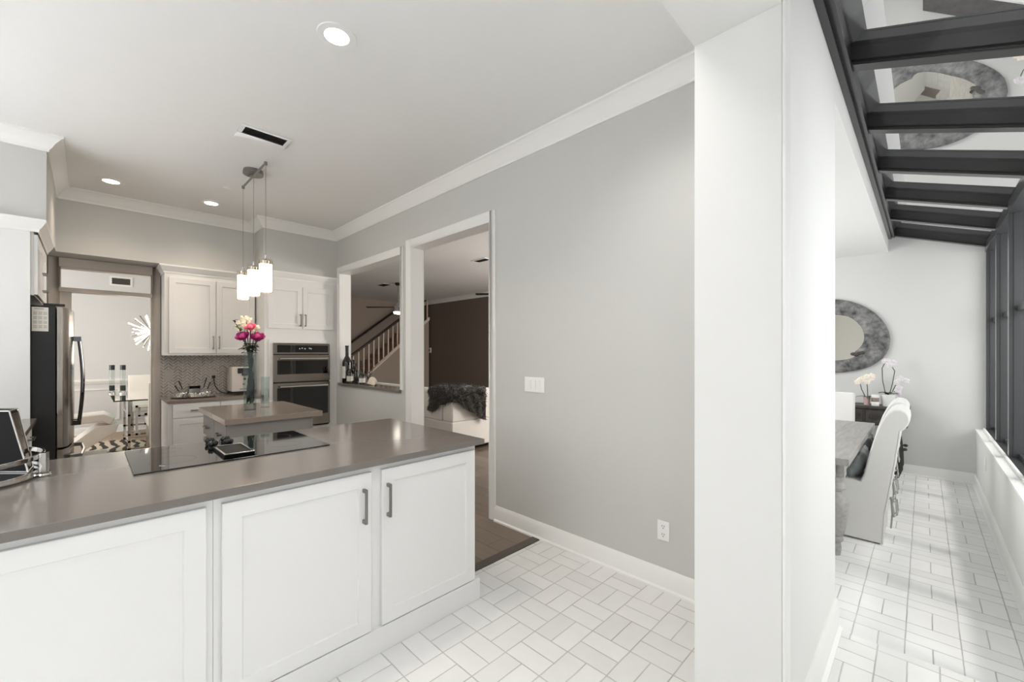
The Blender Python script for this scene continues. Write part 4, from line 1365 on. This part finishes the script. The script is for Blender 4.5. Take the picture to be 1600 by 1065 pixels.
ceiling_fan('second ceiling fan with one blade tip showing in the door opening', 5.4, 5.2, 2.43, 135, 0.74)

# living room ceiling vents, thermostat
def small_vent(label, x, y, lx, ly):
    o = (x, y, 3.035)
    t = thing('air_vent', label, 'vent', o, group='living room ceiling vents')
    MB(o).ring([(x - lx, y - ly), (x + lx, y - ly), (x + lx, y + ly), (x - lx, y + ly)], [(x - lx + .03, y - ly + .03), (x + lx - .03, y - ly + .03), (x + lx - .03, y + ly - .03), (x - lx + .03, y + ly - .03)], 'z', 3.031, 3.0395).build('frame', 'ceiling', t)
    MB(o).box(x - lx + .03, x + lx - .03, y - ly + .03, y + ly - .03, 3.036, 3.0397).build('grille', 'dark', t)
small_vent('dark ceiling vent seen through the door opening', 4.90, 5.58, 0.10, 0.19)
small_vent('dark ceiling vent seen through the pass-through beside the fan', 5.02, 9.3, 0.13, 0.22)
o = (7.59, 11.16, 1.48)
t = thing('thermostat', 'small white thermostat on the dark brown wall', 'thermostat', o)
MB(o).box(7.575, 7.5995, 11.06, 11.26, 1.40, 1.56).build('plate', 'white_plastic', t, bevel=0.006)
MB(o).box(7.570, 7.5749, 11.11, 11.21, 1.45, 1.52).build('display', 'black', t)

# ================================================================== FAR DINING ROOM
M['leather'] = P('white_leather', (240, 236, 230), 0.4, var=0.03, coat=0.2)
o = (1.05, 8.75, 0)
t = thing('glass_table', 'glass dining table on a chrome lattice base in the far dining room', 'table', o)
M['table_glass'] = GLASS('table_glass', (196, 212, 206), 1.5, 1.6)
MB(o).box(0.245, 1.95, 7.80, 9.65, 0.735, 0.75).build('tabletop', 'table_glass', t, smooth=0)
M['glass_edge'] = P('dark_glass_edge', (44, 50, 48), 0.1, var=0.1)
MB(o).ring([(0.242, 7.797), (1.953, 7.797), (1.953, 9.653), (0.242, 9.653)], [(0.2449, 7.7999), (1.9501, 7.7999), (1.9501, 9.6501), (0.2449, 9.6501)], 'z', 0.735, 0.75).build('glass_edge', 'glass_edge', t)
bs = MB(o)
def bar(a, b, r=0.014):
    a = Vector(a); b = Vector(b)
    bs.box(min(a.x, b.x) - r, max(a.x, b.x) + r, min(a.y, b.y) - r, max(a.y, b.y) + r, min(a.z, b.z) - r, max(a.z, b.z) + r)
for y in (8.15, 9.25):
    for x in (0.42, 0.80, 1.24, 1.62):
        bar((x, y, 0.012), (x, y, 0.722))
    for z in (0.012, 0.722):
        bar((0.42, y, z), (1.62, y, z))
    for (xa, xb, z) in ((0.5, 1.02, 0.62), (0.6, 1.2, 0.36), (0.42, 0.9, 0.22), (0.6, 1.5, 0.50)):
        bar((xa, y, z), (xb, y, z))
    for (x, za, zb) in ((0.6, 0.36, 0.50), (0.5, 0.22, 0.62), (0.9, 0.22, 0.36), (1.02, 0.50, 0.62), (1.5, 0.22, 0.50)):
        bar((x, y, za), (x, y, zb))
for x in (0.42, 1.62):
    for z in (0.12, 0.5):
        bar((x, 8.15, z), (x, 9.25, z))
bs.build('lattice_base', 'chrome', t, smooth=0)

# folded cantilever chair at the left of the glass table
def zed(label, x, y, flip=1):
    o = (x, y, 0)
    t = thing('cantilever_chair', label, 'chair', o)
    prof = [(0.27, 0.48), (0.18, 0.535), (-0.16, 0.515), (-0.24, 0.54), (-0.30, 0.65), (-0.36, 1.0)]
    def off(p, th):
        out = []
        for i, q in enumerate(p):
            a = Vector(p[max(0, i - 1)]); b = Vector(p[min(len(p) - 1, i + 1)])
            d = (b - a).normalized()
            out.append((q[0] - d.y * th, q[1] + d.x * th))
        return out
    up = off(prof, -0.05); dn = off(prof, 0.055)
    b = MB(o)
    b.prism([(x + flip * px, pz) for px, pz in up] + [(x + flip * px, pz) for px, pz in dn[::-1]], 'y', y - 0.23, y + 0.23)
    b.build('seat', 'leather', t, bevel=0.02, seg=3)
    l2 = MB(o)
    l2.prism([(x + flip * 0.33, 0.44), (x + flip * 0.30, 0.33), (x - flip * 0.12, 0.045), (x + flip * 0.22, 0.045), (x + flip * 0.22, 0.0), (x - flip * 0.33, 0.0), (x - flip * 0.33, 0.045), (x + flip * 0.12, 0.43), (x + flip * 0.26, 0.43)], 'y', y - 0.22, y + 0.22)
    l2.build('leg', 'leather', t, bevel=0.012, seg=3)
zed('white leather cantilever chair left of the glass table', -0.03, 8.02)
def parson(label, x, y, rz):
    t = thing('dining_chair', label, 'chair', (x, y, 0), rz, 'white chairs at the glass table')
    MB().box(-0.23, 0.23, -0.20, 0.25, 0.40, 0.50).build('seat', 'leather', t, bevel=0.03, seg=3)
    MB().prism([(-0.20, 0.40), (-0.26, 0.40), (-0.335, 1.0), (-0.28, 1.01), (-0.195, 0.52)], 'x', -0.23, 0.23).build('backrest', 'leather', t, bevel=0.02, seg=3)
    for sx in (-0.2, 0.2):
        for sy in (-0.2, 0.22):
            MB().box(sx - 0.014, sx + 0.014, sy - 0.014, sy + 0.014, 0, 0.3999).build('leg', 'chrome', t)
parson('white leather chair at the far end of the glass table', 0.73, 9.70, math.pi)
parson('white leather chair at the near side of the glass table, cut by the doorway edge', 0.80, 7.70, 0.0)
def holder(label, x, y, h):
    o = (x, y, 0.7505)
    t = thing('candle_holder', label, 'candle holder', o, group='candle holders on the glass table')
    MB(o).lathe([(0.0, 0.0), (0.045, 0.0), (0.045, 0.03), (0.03, 0.045), (0.0, 0.045)], (x, y, 0.7505), 24, cap=False).build('base', 'chrome', t)
    for k in range(5):
        z = 0.0455 + k * (h - 0.05) / 5
        MB(o).lathe([(0.0, 0.0), (0.035, 0.0), (0.035, (h - 0.05) / 5 - 0.002), (0.0, (h - 0.05) / 5 - 0.002)], (x, y, 0.7505 + z), 20, cap=False).build('segment', 'glass_edge' if k in (0, 4) else 'clear', t)
holder('left of the two banded glass candle holders on the far glass table', 0.275, 9.33, 0.46)
holder('right of the two banded glass candle holders on the far glass table', 0.40, 9.22, 0.46)
o = (0.95, 8.95, 0.7505)
tag(MB(o).lathe([(0.0, 0.0), (0.06, 0.0), (0.07, 0.26), (0.064, 0.26), (0.055, 0.01), (0.0, 0.01)], (0.78, 9.0, 0.7505), 28, cap=False).build('vase', 'white_plastic'), 'white cylindrical vase on the far glass table', 'vase')
# rug with dark stripes
def ZEBRA():
    t = NT('striped_hide_rug')
    wv_ = t.n('ShaderNodeTexWave')
    wv_.inputs['Scale'].default_value = 2.6
    wv_.inputs['Distortion'].default_value = 7
    wv_.inputs['Detail Scale'].default_value = 0.8
    t.l(t.coord(), wv_.inputs['Vector'])
    f = t.math('GREATER_THAN', wv_.outputs[1], 0.55)
    t.l(t.mix(f, lin((206, 190, 172)), lin((58, 50, 46))), t.b.inputs['Base Color'])
    t.b.inputs['Roughness'].default_value = 0.9
    return t.m
M['zebra'] = ZEBRA()
# (left out under the table: only its near edge shows)
rg = MB((0.1, 8.5, 0.0))
n = 30
rg.prism([(0.10 + (1.1 + 0.12 * math.sin(k * 1.7)) * 0.55 * math.cos(6.2832 * k / n), 8.62 + (1.0 + 0.1 * math.cos(k * 2.3)) * 0.62 * math.sin(6.2832 * k / n)) for k in range(n)], 'z', 0.0005, 0.006)
tag(rg.build('hide_rug', 'zebra', smooth=0), 'striped dark and pale hide rug under the far glass table', 'rug')
# chandelier
o = (0.72, 8.72, 3.03)
t = thing('chandelier', 'glowing starburst chandelier over the far glass table', 'chandelier', o)
CC = Vector((0.72, 8.72, 1.73))
MB(o).lathe([(0.0, 0.0), (0.06, 0.0), (0.055, -0.025), (0.0, -0.03)], (0.72, 8.72, 3.0395), 24, cap=False).build('canopy', 'chrome', t)
MB(o).cyl((0.72, 8.72, 3.01), (0.72, 8.72, 1.78), 0.006, n=8).build('rod', 'chrome', t)
MB(o).ball(CC, 0.05, n=20, m=12).build('hub', 'chrome', t)
M['glow_rod'] = EMIT('chandelier_glow', (255, 238, 216), 8)
for k in range(60):
    z = 1 - 2 * (k + 0.5) / 60
    a = k * 2.39996
    d = Vector((math.sqrt(1 - z * z) * math.cos(a), math.sqrt(1 - z * z) * math.sin(a), z))
    if d.z > 0.97:
        continue
    ln = 0.25 + 0.06 * ((k * 7) % 5) / 4
    MB(o).tube([CC + d * 0.045, CC + d * 0.10, CC + d * ln * 0.98, CC + d * ln], [0.003, 0.004, 0.008, 0.003], 8).build('rod_lamp', 'glow_rod' if k % 2 else 'chrome', t)
lamp('chandelier_glow', 'POINT', (0.45, 8.45, 1.45), 14, (1, 0.88, 0.72), radius=0.2)
o = (0.42, 10.19, 2.66)
t = thing('wall_vent', 'dark slotted vent high on the far dining room wall', 'vent', o)
MB(o).ring([(0.27, 2.585), (0.57, 2.585), (0.57, 2.755), (0.27, 2.755)], [(0.30, 2.615), (0.54, 2.615), (0.54, 2.725), (0.30, 2.725)], 'y', 10.188, 10.1995).build('frame', 'white_plastic', t)
MB(o).box(0.30, 0.54, 10.197, 10.1998, 2.615, 2.725).build('grille', 'dark', t)
for k in range(6):
    MB(o).box(0.30, 0.54, 10.191, 10.1965, 2.622 + k * 0.018, 2.628 + k * 0.018).build('slat', 'nickel', t)

# ================================================================== SUNROOM DINING
ZF = -0.1
M['linen'] = P('pale_linen', (226, 225, 222), 0.85, var=0.05, scale=30, bump=0.15, bscale=400, sheen=0.2)
M['grey_wood'] = P('weathered_grey_wood', (172, 170, 166), 0.6, rgb2=(150, 148, 145), scale=5, stretch=(1, 9, 9), bump=0.12, bscale=30)
M['pewter'] = P('pewter_satin', (142, 148, 148), 0.35, rgb2=(104, 110, 112), scale=10, sheen=0.3)
M['iron'] = P('aged_iron', (70, 68, 66), 0.5, 0.5, var=0.3)
M['dark_wood'] = P('dark_carved_wood', (82, 76, 72), 0.55, rgb2=(50, 46, 44), scale=12, bump=0.4, bscale=60, bdist=0.004)
M['driftwood'] = P('grey_driftwood', (152, 151, 149), 0.8, rgb2=(60, 60, 63), scale=13, bump=0.6, bscale=28, bdist=0.008)

M['lace'] = P('grey_lacing', (168, 168, 165), 0.8, var=0.1)
o = (4.75, 0.9, ZF)
t = thing('dining_table', 'weathered grey wooden dining table with turned legs in the sunroom', 'table', o)
tp = MB(o)
for k in range(5):
    y0 = 0.372 + k * 0.206
    tp.box(3.86, 5.66, y0, y0 + 0.2055, 0.612, 0.66)
tp.box(3.70, 3.8595, 0.372, 1.4015, 0.612, 0.66)
tp.box(5.6605, 5.82, 0.372, 1.4015, 0.612, 0.66)
tp.build('tabletop', 'grey_wood', t, bevel=0.002)
ap = MB(o)
for y in (0.43, 1.31):
    ap.box(3.85, 5.67, y, y + 0.03, 0.50, 0.6118)
for x in (3.80, 5.69):
    ap.box(x, x + 0.03, 0.46, 1.31, 0.50, 0.6118)
ap.build('apron', 'grey_wood', t)
for x in (3.925, 5.60):
    for y in (0.475, 1.29):
        lg = MB(o)
        lg.box(x - 0.06, x + 0.06, y - 0.06, y + 0.06, 0.49, 0.6118)
        lg.lathe([(0.0, 0.0), (0.032, 0.0), (0.038, 0.05), (0.034, 0.095), (0.046, 0.105), (0.05, 0.12), (0.045, 0.135), (0.04, 0.145), (0.055, 0.16), (0.066, 0.22), (0.08, 0.31), (0.083, 0.37), (0.07, 0.42), (0.042, 0.455), (0.038, 0.475), (0.062, 0.49), (0.066, 0.505), (0.055, 0.52), (0.048, 0.545), (0.06, 0.575), (0.06, 0.59), (0.0, 0.59)], (x, y, ZF), 28, cap=False)
        lg.build('leg', 'grey_wood', t)

CH = [(0.232, -0.09), (0.222, 0.139), (0.198, 0.293), (0.169, 0.497), (0.147, 0.672), (0.132, 0.80), (0.112, 0.812), (0.09, 0.845), (0.078, 0.878), (0.08, 0.918), (0.098, 0.95), (0.13, 0.97), (0.165, 0.964), (0.198, 0.938), (0.222, 0.90), (0.25, 0.83), (0.288, 0.70), (0.319, 0.568), (0.342, 0.44), (0.365, 0.372), (0.44, 0.378), (0.80, 0.37), (0.825, 0.34), (0.81, 0.0), (0.82, -0.085)]
def slip_chair(label, x0, x1, dy):
    o = ((x0 + x1) / 2, 0.5 + dy, ZF)
    t = thing('slipcover_chair', label, 'chair', o, group='linen slipcover chairs at the grey dining table')
    b = MB(o)
    b.prism([(y + dy, z) for y, z in CH], 'x', x0, x1)
    b.build('slipcover', 'linen', t, bevel=0.018, seg=3)
    for x in (x0 + 0.004, x1 - 0.004):
        MB(o).tube([(x, y + dy, z) for y, z in CH[:6]], 0.005, 6).build('piping', 'linen', t)
    lf = MB(o)
    for x in (x0 + 0.05, x1 - 0.05):
        for y in (0.27, 0.75):
            lf_ = MB(o)
            lf_.box(x - 0.02, x + 0.02, y + dy - 0.02, y + dy + 0.02, ZF, ZF + 0.0099)
            lf_.build('foot', 'dark_wood', t)
    lf.bm.free()
    tie = MB(o)
    xm = (x0 + x1) / 2
    for k, z in enumerate((0.60, 0.48, 0.36, 0.25)):
        yb = 0.15 + 0.05 * (0.7 - z)
        for sgn in (-1, 1):
            tie.tube([(xm - 0.05 * sgn, yb + dy - 0.004, z), (xm + 0.05 * sgn, yb + dy - 0.012, z - 0.07)], 0.004, 6)
    yb = 0.205 + dy
    for sgn in (-1, 1):
        tie.tube([(xm, yb - 0.012, 0.22), (xm + 0.06 * sgn, yb - 0.045, 0.20), (xm + 0.075 * sgn, yb - 0.05, 0.11), (xm + 0.04 * sgn, yb - 0.03, 0.08), (xm, yb - 0.012, 0.215)], 0.006, 6)
        tie.tube([(xm, yb - 0.012, 0.21), (xm + 0.03 * sgn, yb - 0.02, 0.10), (xm + 0.02 * sgn, yb - 0.012, -0.02)], 0.006, 6)
    tie.ball((xm, yb - 0.014, 0.215), 0.016, 0.012, 0.016, 10, 6)
    tie.build('lacing', 'lace', t)
    return t
slip_chair('linen slipcover chair nearest the camera at the grey dining table', 4.34, 4.84, 0.0)
slip_chair('second linen slipcover chair, just behind the nearest one', 5.06, 5.56, 0.02)
def pillow(label, x, y, z, w_, h_):
    t = thing('throw_pillow', label, 'pillow', (x, y, z), 0, 'pewter pillows on the linen chairs')
    R = Matrix.Rotation(math.radians(18), 3, 'X')
    b = MB((x, y, z))
    def fn(sgn):
        def g(u, v):
            a, c_ = u * 2 - 1, v * 2 - 1
            th = 0.062 * (max(0, (1 - a * a) * (1 - c_ * c_))) ** 0.42
            wr = 0.006 * math.sin(9 * a + 5 * c_)
            k = 1 - 0.06 * (abs(a * c_))
            return Vector((x, y, z)) + R @ Vector((a * w_ * k, sgn * th + wr * (th > 0.001), c_ * h_ * k))
        return g
    b.grid(fn(1), 18, 18)
    b.grid(fn(-1), 18, 18)
    b.build('cover', 'pewter', t, smooth=80)
pillow('pewter grey pillow on the nearest linen chair', 4.58, 0.404, 0.488, 0.20, 0.125)
pillow('pewter grey pillow on the second linen chair', 5.30, 0.424, 0.49, 0.20, 0.135)

# chair at the head of the table
o = (6.05, 0.9, ZF)
t = thing('dining_chair', 'pale linen square-backed chair at the far end of the grey dining table', 'chair', o)
MB(o).box(5.86, 6.22, 0.575, 1.07, 0.28, 0.40).build('seat', 'linen', t, bevel=0.03, seg=3)
MB(o).prism([(6.17, 0.401), (6.27, 0.401), (6.33, 0.93), (6.26, 0.94)], 'y', 0.575, 1.07).build('backrest', 'linen', t, bevel=0.03, seg=3)
for x in (5.90, 6.19):
    for y in (0.61, 1.03):
        MB(o).box(x - 0.02, x + 0.02, y - 0.02, y + 0.02, ZF, 0.2799).build('leg', 'dark_wood', t)

# console under the mirror
o = (6.88, 0.9, ZF)
t = thing('console_table', 'dark carved console table with iron legs below the oval mirror', 'console table', o)
MB(o).box(6.68, 7.09, 0.118, 1.70, 0.725, 0.75).build('top', 'dark_wood', t, bevel=0.004)
MB(o).box(6.71, 7.085, 0.14, 1.68, 0.52, 0.7249).build('case', 'dark_wood', t)
for k in range(4):
    y0 = 0.165 + k * 0.38
    d = MB(o).box(6.695, 6.7099, y0, y0 + 0.345, 0.545, 0.705).build('drawer', 'dark_wood', t, bevel=0.003)
    cv = MB(o)
    for j in range(3):
        cy = y0 + 0.06 + j * 0.1125
        n = 20
        for r in (0.045, 0.026):
            cv.ring([(cy + r * math.cos(6.2832 * q / n), 0.625 + r * math.sin(6.2832 * q / n)) for q in range(n)], [(cy + (r - .01) * math.cos(6.2832 * q / n), 0.625 + (r - .01) * math.sin(6.2832 * q / n)) for q in range(n)], 'x', 6.688, 6.6949)
    cv.build('carving', 'dark_wood', d)
for y, sg in ((0.215, 1), (1.60, -1)):
    for x in (6.74, 7.04):
        lg = MB(o)
        lg.tube([(x, y + 0.03 * sg, 0.5198), (x, y, 0.36), (x, y - 0.01 * sg, 0.2), (x, y - 0.012 * sg, 0.03), (x, y + 0.015 * sg, -0.07), (x, y + 0.03 * sg, ZF + 0.014)], [0.014, 0.019, 0.024, 0.026, 0.018, 0.013], 10)
        lg.ball((x, y + 0.02 * sg, -0.03), 0.024, n=12, m=8)
        lg.cyl((x, y, 0.265), (x, y - 0.04 * sg, 0.265), 0.008, n=8)
        lg.ball((x, y - 0.052 * sg, 0.265), 0.02, 0.022, 0.018, 12, 8)
        lg.build('leg', 'iron', t)
    st = MB(o)
    st.cyl((6.76, y, 0.265), (7.02, y, 0.265), 0.008, n=8)
    st.build('stretcher', 'iron', t)

# mirror
o = (7.07, 0.97, 1.63)
t = thing('wall_mirror', 'oval mirror in a thick grey driftwood frame on the far wall', 'mirror', o)
half = [(0.867, 2.123), (0.78, 2.105), (0.685, 2.073), (0.60, 2.03), (0.524, 1.977), (0.455, 1.915), (0.395, 1.835), (0.35, 1.755), (0.318, 1.668), (0.304, 1.568), (0.318, 1.455), (0.345, 1.385), (0.382, 1.327), (0.435, 1.275), (0.493, 1.228), (0.57, 1.19), (0.653, 1.165), (0.76, 1.143), (0.867, 1.133)]
inn = [(0.867, 1.917), (0.80, 1.905), (0.73, 1.886), (0.675, 1.85), (0.63, 1.805), (0.595, 1.755), (0.57, 1.70), (0.558, 1.645), (0.555, 1.59), (0.563, 1.54), (0.585, 1.49), (0.615, 1.45), (0.65, 1.412), (0.645, 1.375), (0.66, 1.345), (0.70, 1.325), (0.745, 1.312), (0.80, 1.302), (0.867, 1.297)]
YM = 0.97
outl = half + [(2 * YM - y, z) for y, z in half[::-1]]
inl = inn + [(2 * YM - y, z) for y, z in inn[::-1]]
fr = MB(o)
def loop(l, x, k=0.0):
    return [(x, y + (YM - y) * k, z + (1.63 - z) * k) for y, z in l]
def between(f):
    return [(a[0] + (b[0] - a[0]) * f, a[1] + (b[1] - a[1]) * f) for a, b in zip(outl, inl)]
fr.rings([loop(outl, 7.0985), loop(outl, 7.06), loop(between(.08), 7.045), loop(between(.5), 7.030), loop(between(.92), 7.045), loop(inl, 7.06), loop(inl, 7.0985)], True, False)
fm_ = fr.build('frame', 'driftwood', t, smooth=60)
MB(o).prism([(y + (YM - y) * -0.02, z + (1.63 - z) * -0.02) for y, z in inl], 'x', 7.080, 7.0985).build('glass', 'mirror', t, smooth=0)
kn = MB(o)
for q in ((0.60, 1.395), (0.635, 1.375), (0.665, 1.385), (0.57, 1.40)):
    kn.ball((7.035, q[0], q[1]), 0.012, 0.030, 0.022, 10, 6)
kn.build('knot', 'dark_wood', fm_)

# orchids, candle jar
M['pot_white'] = P('white_ceramic', (238, 238, 236), 0.4, var=0.02)
M['pot_pink'] = P('dusty_pink_ceramic', (206, 176, 176), 0.5, var=0.05)
M['leaf'] = P('orchid_leaf', (58, 84, 44), 0.35, rgb2=(80, 108, 58), scale=14)
M['petal_white'] = P('mauve_white_petal', (236, 233, 234), 0.6, rgb2=(214, 206, 214), scale=40)
M['petal_peach'] = P('peach_petal', (246, 241, 231), 0.6, rgb2=(238, 224, 206), scale=40)
M['soil'] = P('bark_soil', (70, 56, 46), 0.9, var=0.3)
def orchid(label, x, y, r, h, pot, petal, stems, seed, ribs):
    o = (x, y, 0.7505)
    t = thing('potted_orchid', label, 'potted orchid', o)
    pr = [(0.0, 0.0), (r * 0.78, 0.0)]
    if ribs:
        for k in range(6):
            z = h * (k + 0.5) / 6.2
            rr = r * (0.8 + 0.2 * z / h)
            pr += [(rr * 0.985, z - 0.006), (rr * 1.01, z)]
    pr += [(r, h), (r * 0.92, h), (r * 0.88, h * 0.85), (0.0, h * 0.85)]
    MB(o).lathe(pr, (x, y, 0.7505), 32, cap=False).build('pot', pot, t)
    MB(o).lathe([(0.0, 0.004), (r * 0.86, 0.0), (r * 0.86, -0.004), (0.0, -0.004)], (x, y, 0.7505 + h * 0.9), 24, cap=False).build('soil', 'soil', t)
    rn = random.Random(seed)
    for k in range(6):
        a = 6.28 * k / 6 + rn.uniform(-.3, .3)
        lf = MB(o)
        leaf(lf, (x, y, 0.7505 + h * 0.92), (math.cos(a), math.sin(a), 0.9 if ribs else 0.55), 0.15 if ribs else 0.14, 0.06 if ribs else 0.03, 0.55)
        lf.build('leaf', 'leaf', t, smooth=70)
    for (pts, nb) in stems:
        P3 = [Vector((x + a, y + b, 0.7505 + h * 0.9 + c)) for a, b, c in pts]
        sm = MB(o)
        sm.tube(P3, 0.0042, 7)
        sm_ = sm.build('flower_stem', 'stem', t)
        for k in range(nb):
            f = k / max(1, nb - 1)
            q = P3[-2].lerp(P3[-1], f) if k < nb - 2 else P3[-1] + Vector((rn.uniform(-.02, .02), rn.uniform(-.03, .03), rn.uniform(-.02, .02)))
            q = q + Vector((-0.012, rn.uniform(-.018, .018), rn.uniform(-.015, .015)))
            fl = MB(o)
            for j in range(5):
                a = 6.2832 * j / 5 + 0.3
                fl.ball(q + Vector((0, math.cos(a) * 0.020, math.sin(a) * 0.020)), 0.004, 0.0165, 0.0165, 8, 5)
            fl.ball(q + Vector((-0.008, 0, -0.004)), 0.008, 0.007, 0.009, 8, 5)
            fl.build('blossom', petal, sm_)
orchid('white orchid with mauve blooms in a ribbed white pot on the dark console', 6.85, 0.315, 0.072, 0.145, 'pot_white', 'petal_white',
       [([(0, 0.02, 0), (0, 0.05, 0.18), (0, 0.055, 0.33), (0, 0.02, 0.42), (0, -0.01, 0.40)], 4), ([(0, -0.01, 0), (0, -0.04, 0.15), (0, -0.06, 0.30), (0, -0.02, 0.38), (0, 0.02, 0.415)], 3),
        ([(0, -0.02, 0), (0, -0.05, 0.08), (0, -0.075, 0.15), (0, -0.13, 0.20)], 5), ([(0, -0.02, 0), (0.01, -0.055, 0.05), (0.01, -0.08, 0.09), (0.01, -0.085, 0.02)], 4)], 5, True)
orchid('peach orchid in a dusty pink pot on the dark console', 6.84, 0.512, 0.036, 0.10, 'pot_pink', 'petal_peach',
       [([(0, 0.01, 0), (0, 0.05, 0.10), (0, 0.07, 0.20), (0, 0.03, 0.26)], 4), ([(0, -0.01, 0), (0, -0.005, 0.12), (0, 0.0, 0.21), (0, -0.06, 0.28)], 5)], 8, False)
o = (6.79, 0.43, 0.7505)
t = thing('candle_jar', 'small white candle jar with a brown band between the two orchids', 'candle', o)
M['brown_band'] = P('brown_glaze', (140, 122, 108), 0.4, var=0.05)
for z0, z1, m_, nm in ((0.0, 0.05, 'pot_white', 'base'), (0.0502, 0.10, 'brown_band', 'band'), (0.1002, 0.135, 'pot_white', 'lid')):
    MB(o).lathe([(0.0, z0), (0.036, z0), (0.038, z0 + 0.004), (0.038, z1 - 0.004), (0.036, z1), (0.0, z1)], (6.79, 0.43, 0.7505), 28, cap=False).build(nm, m_, t)
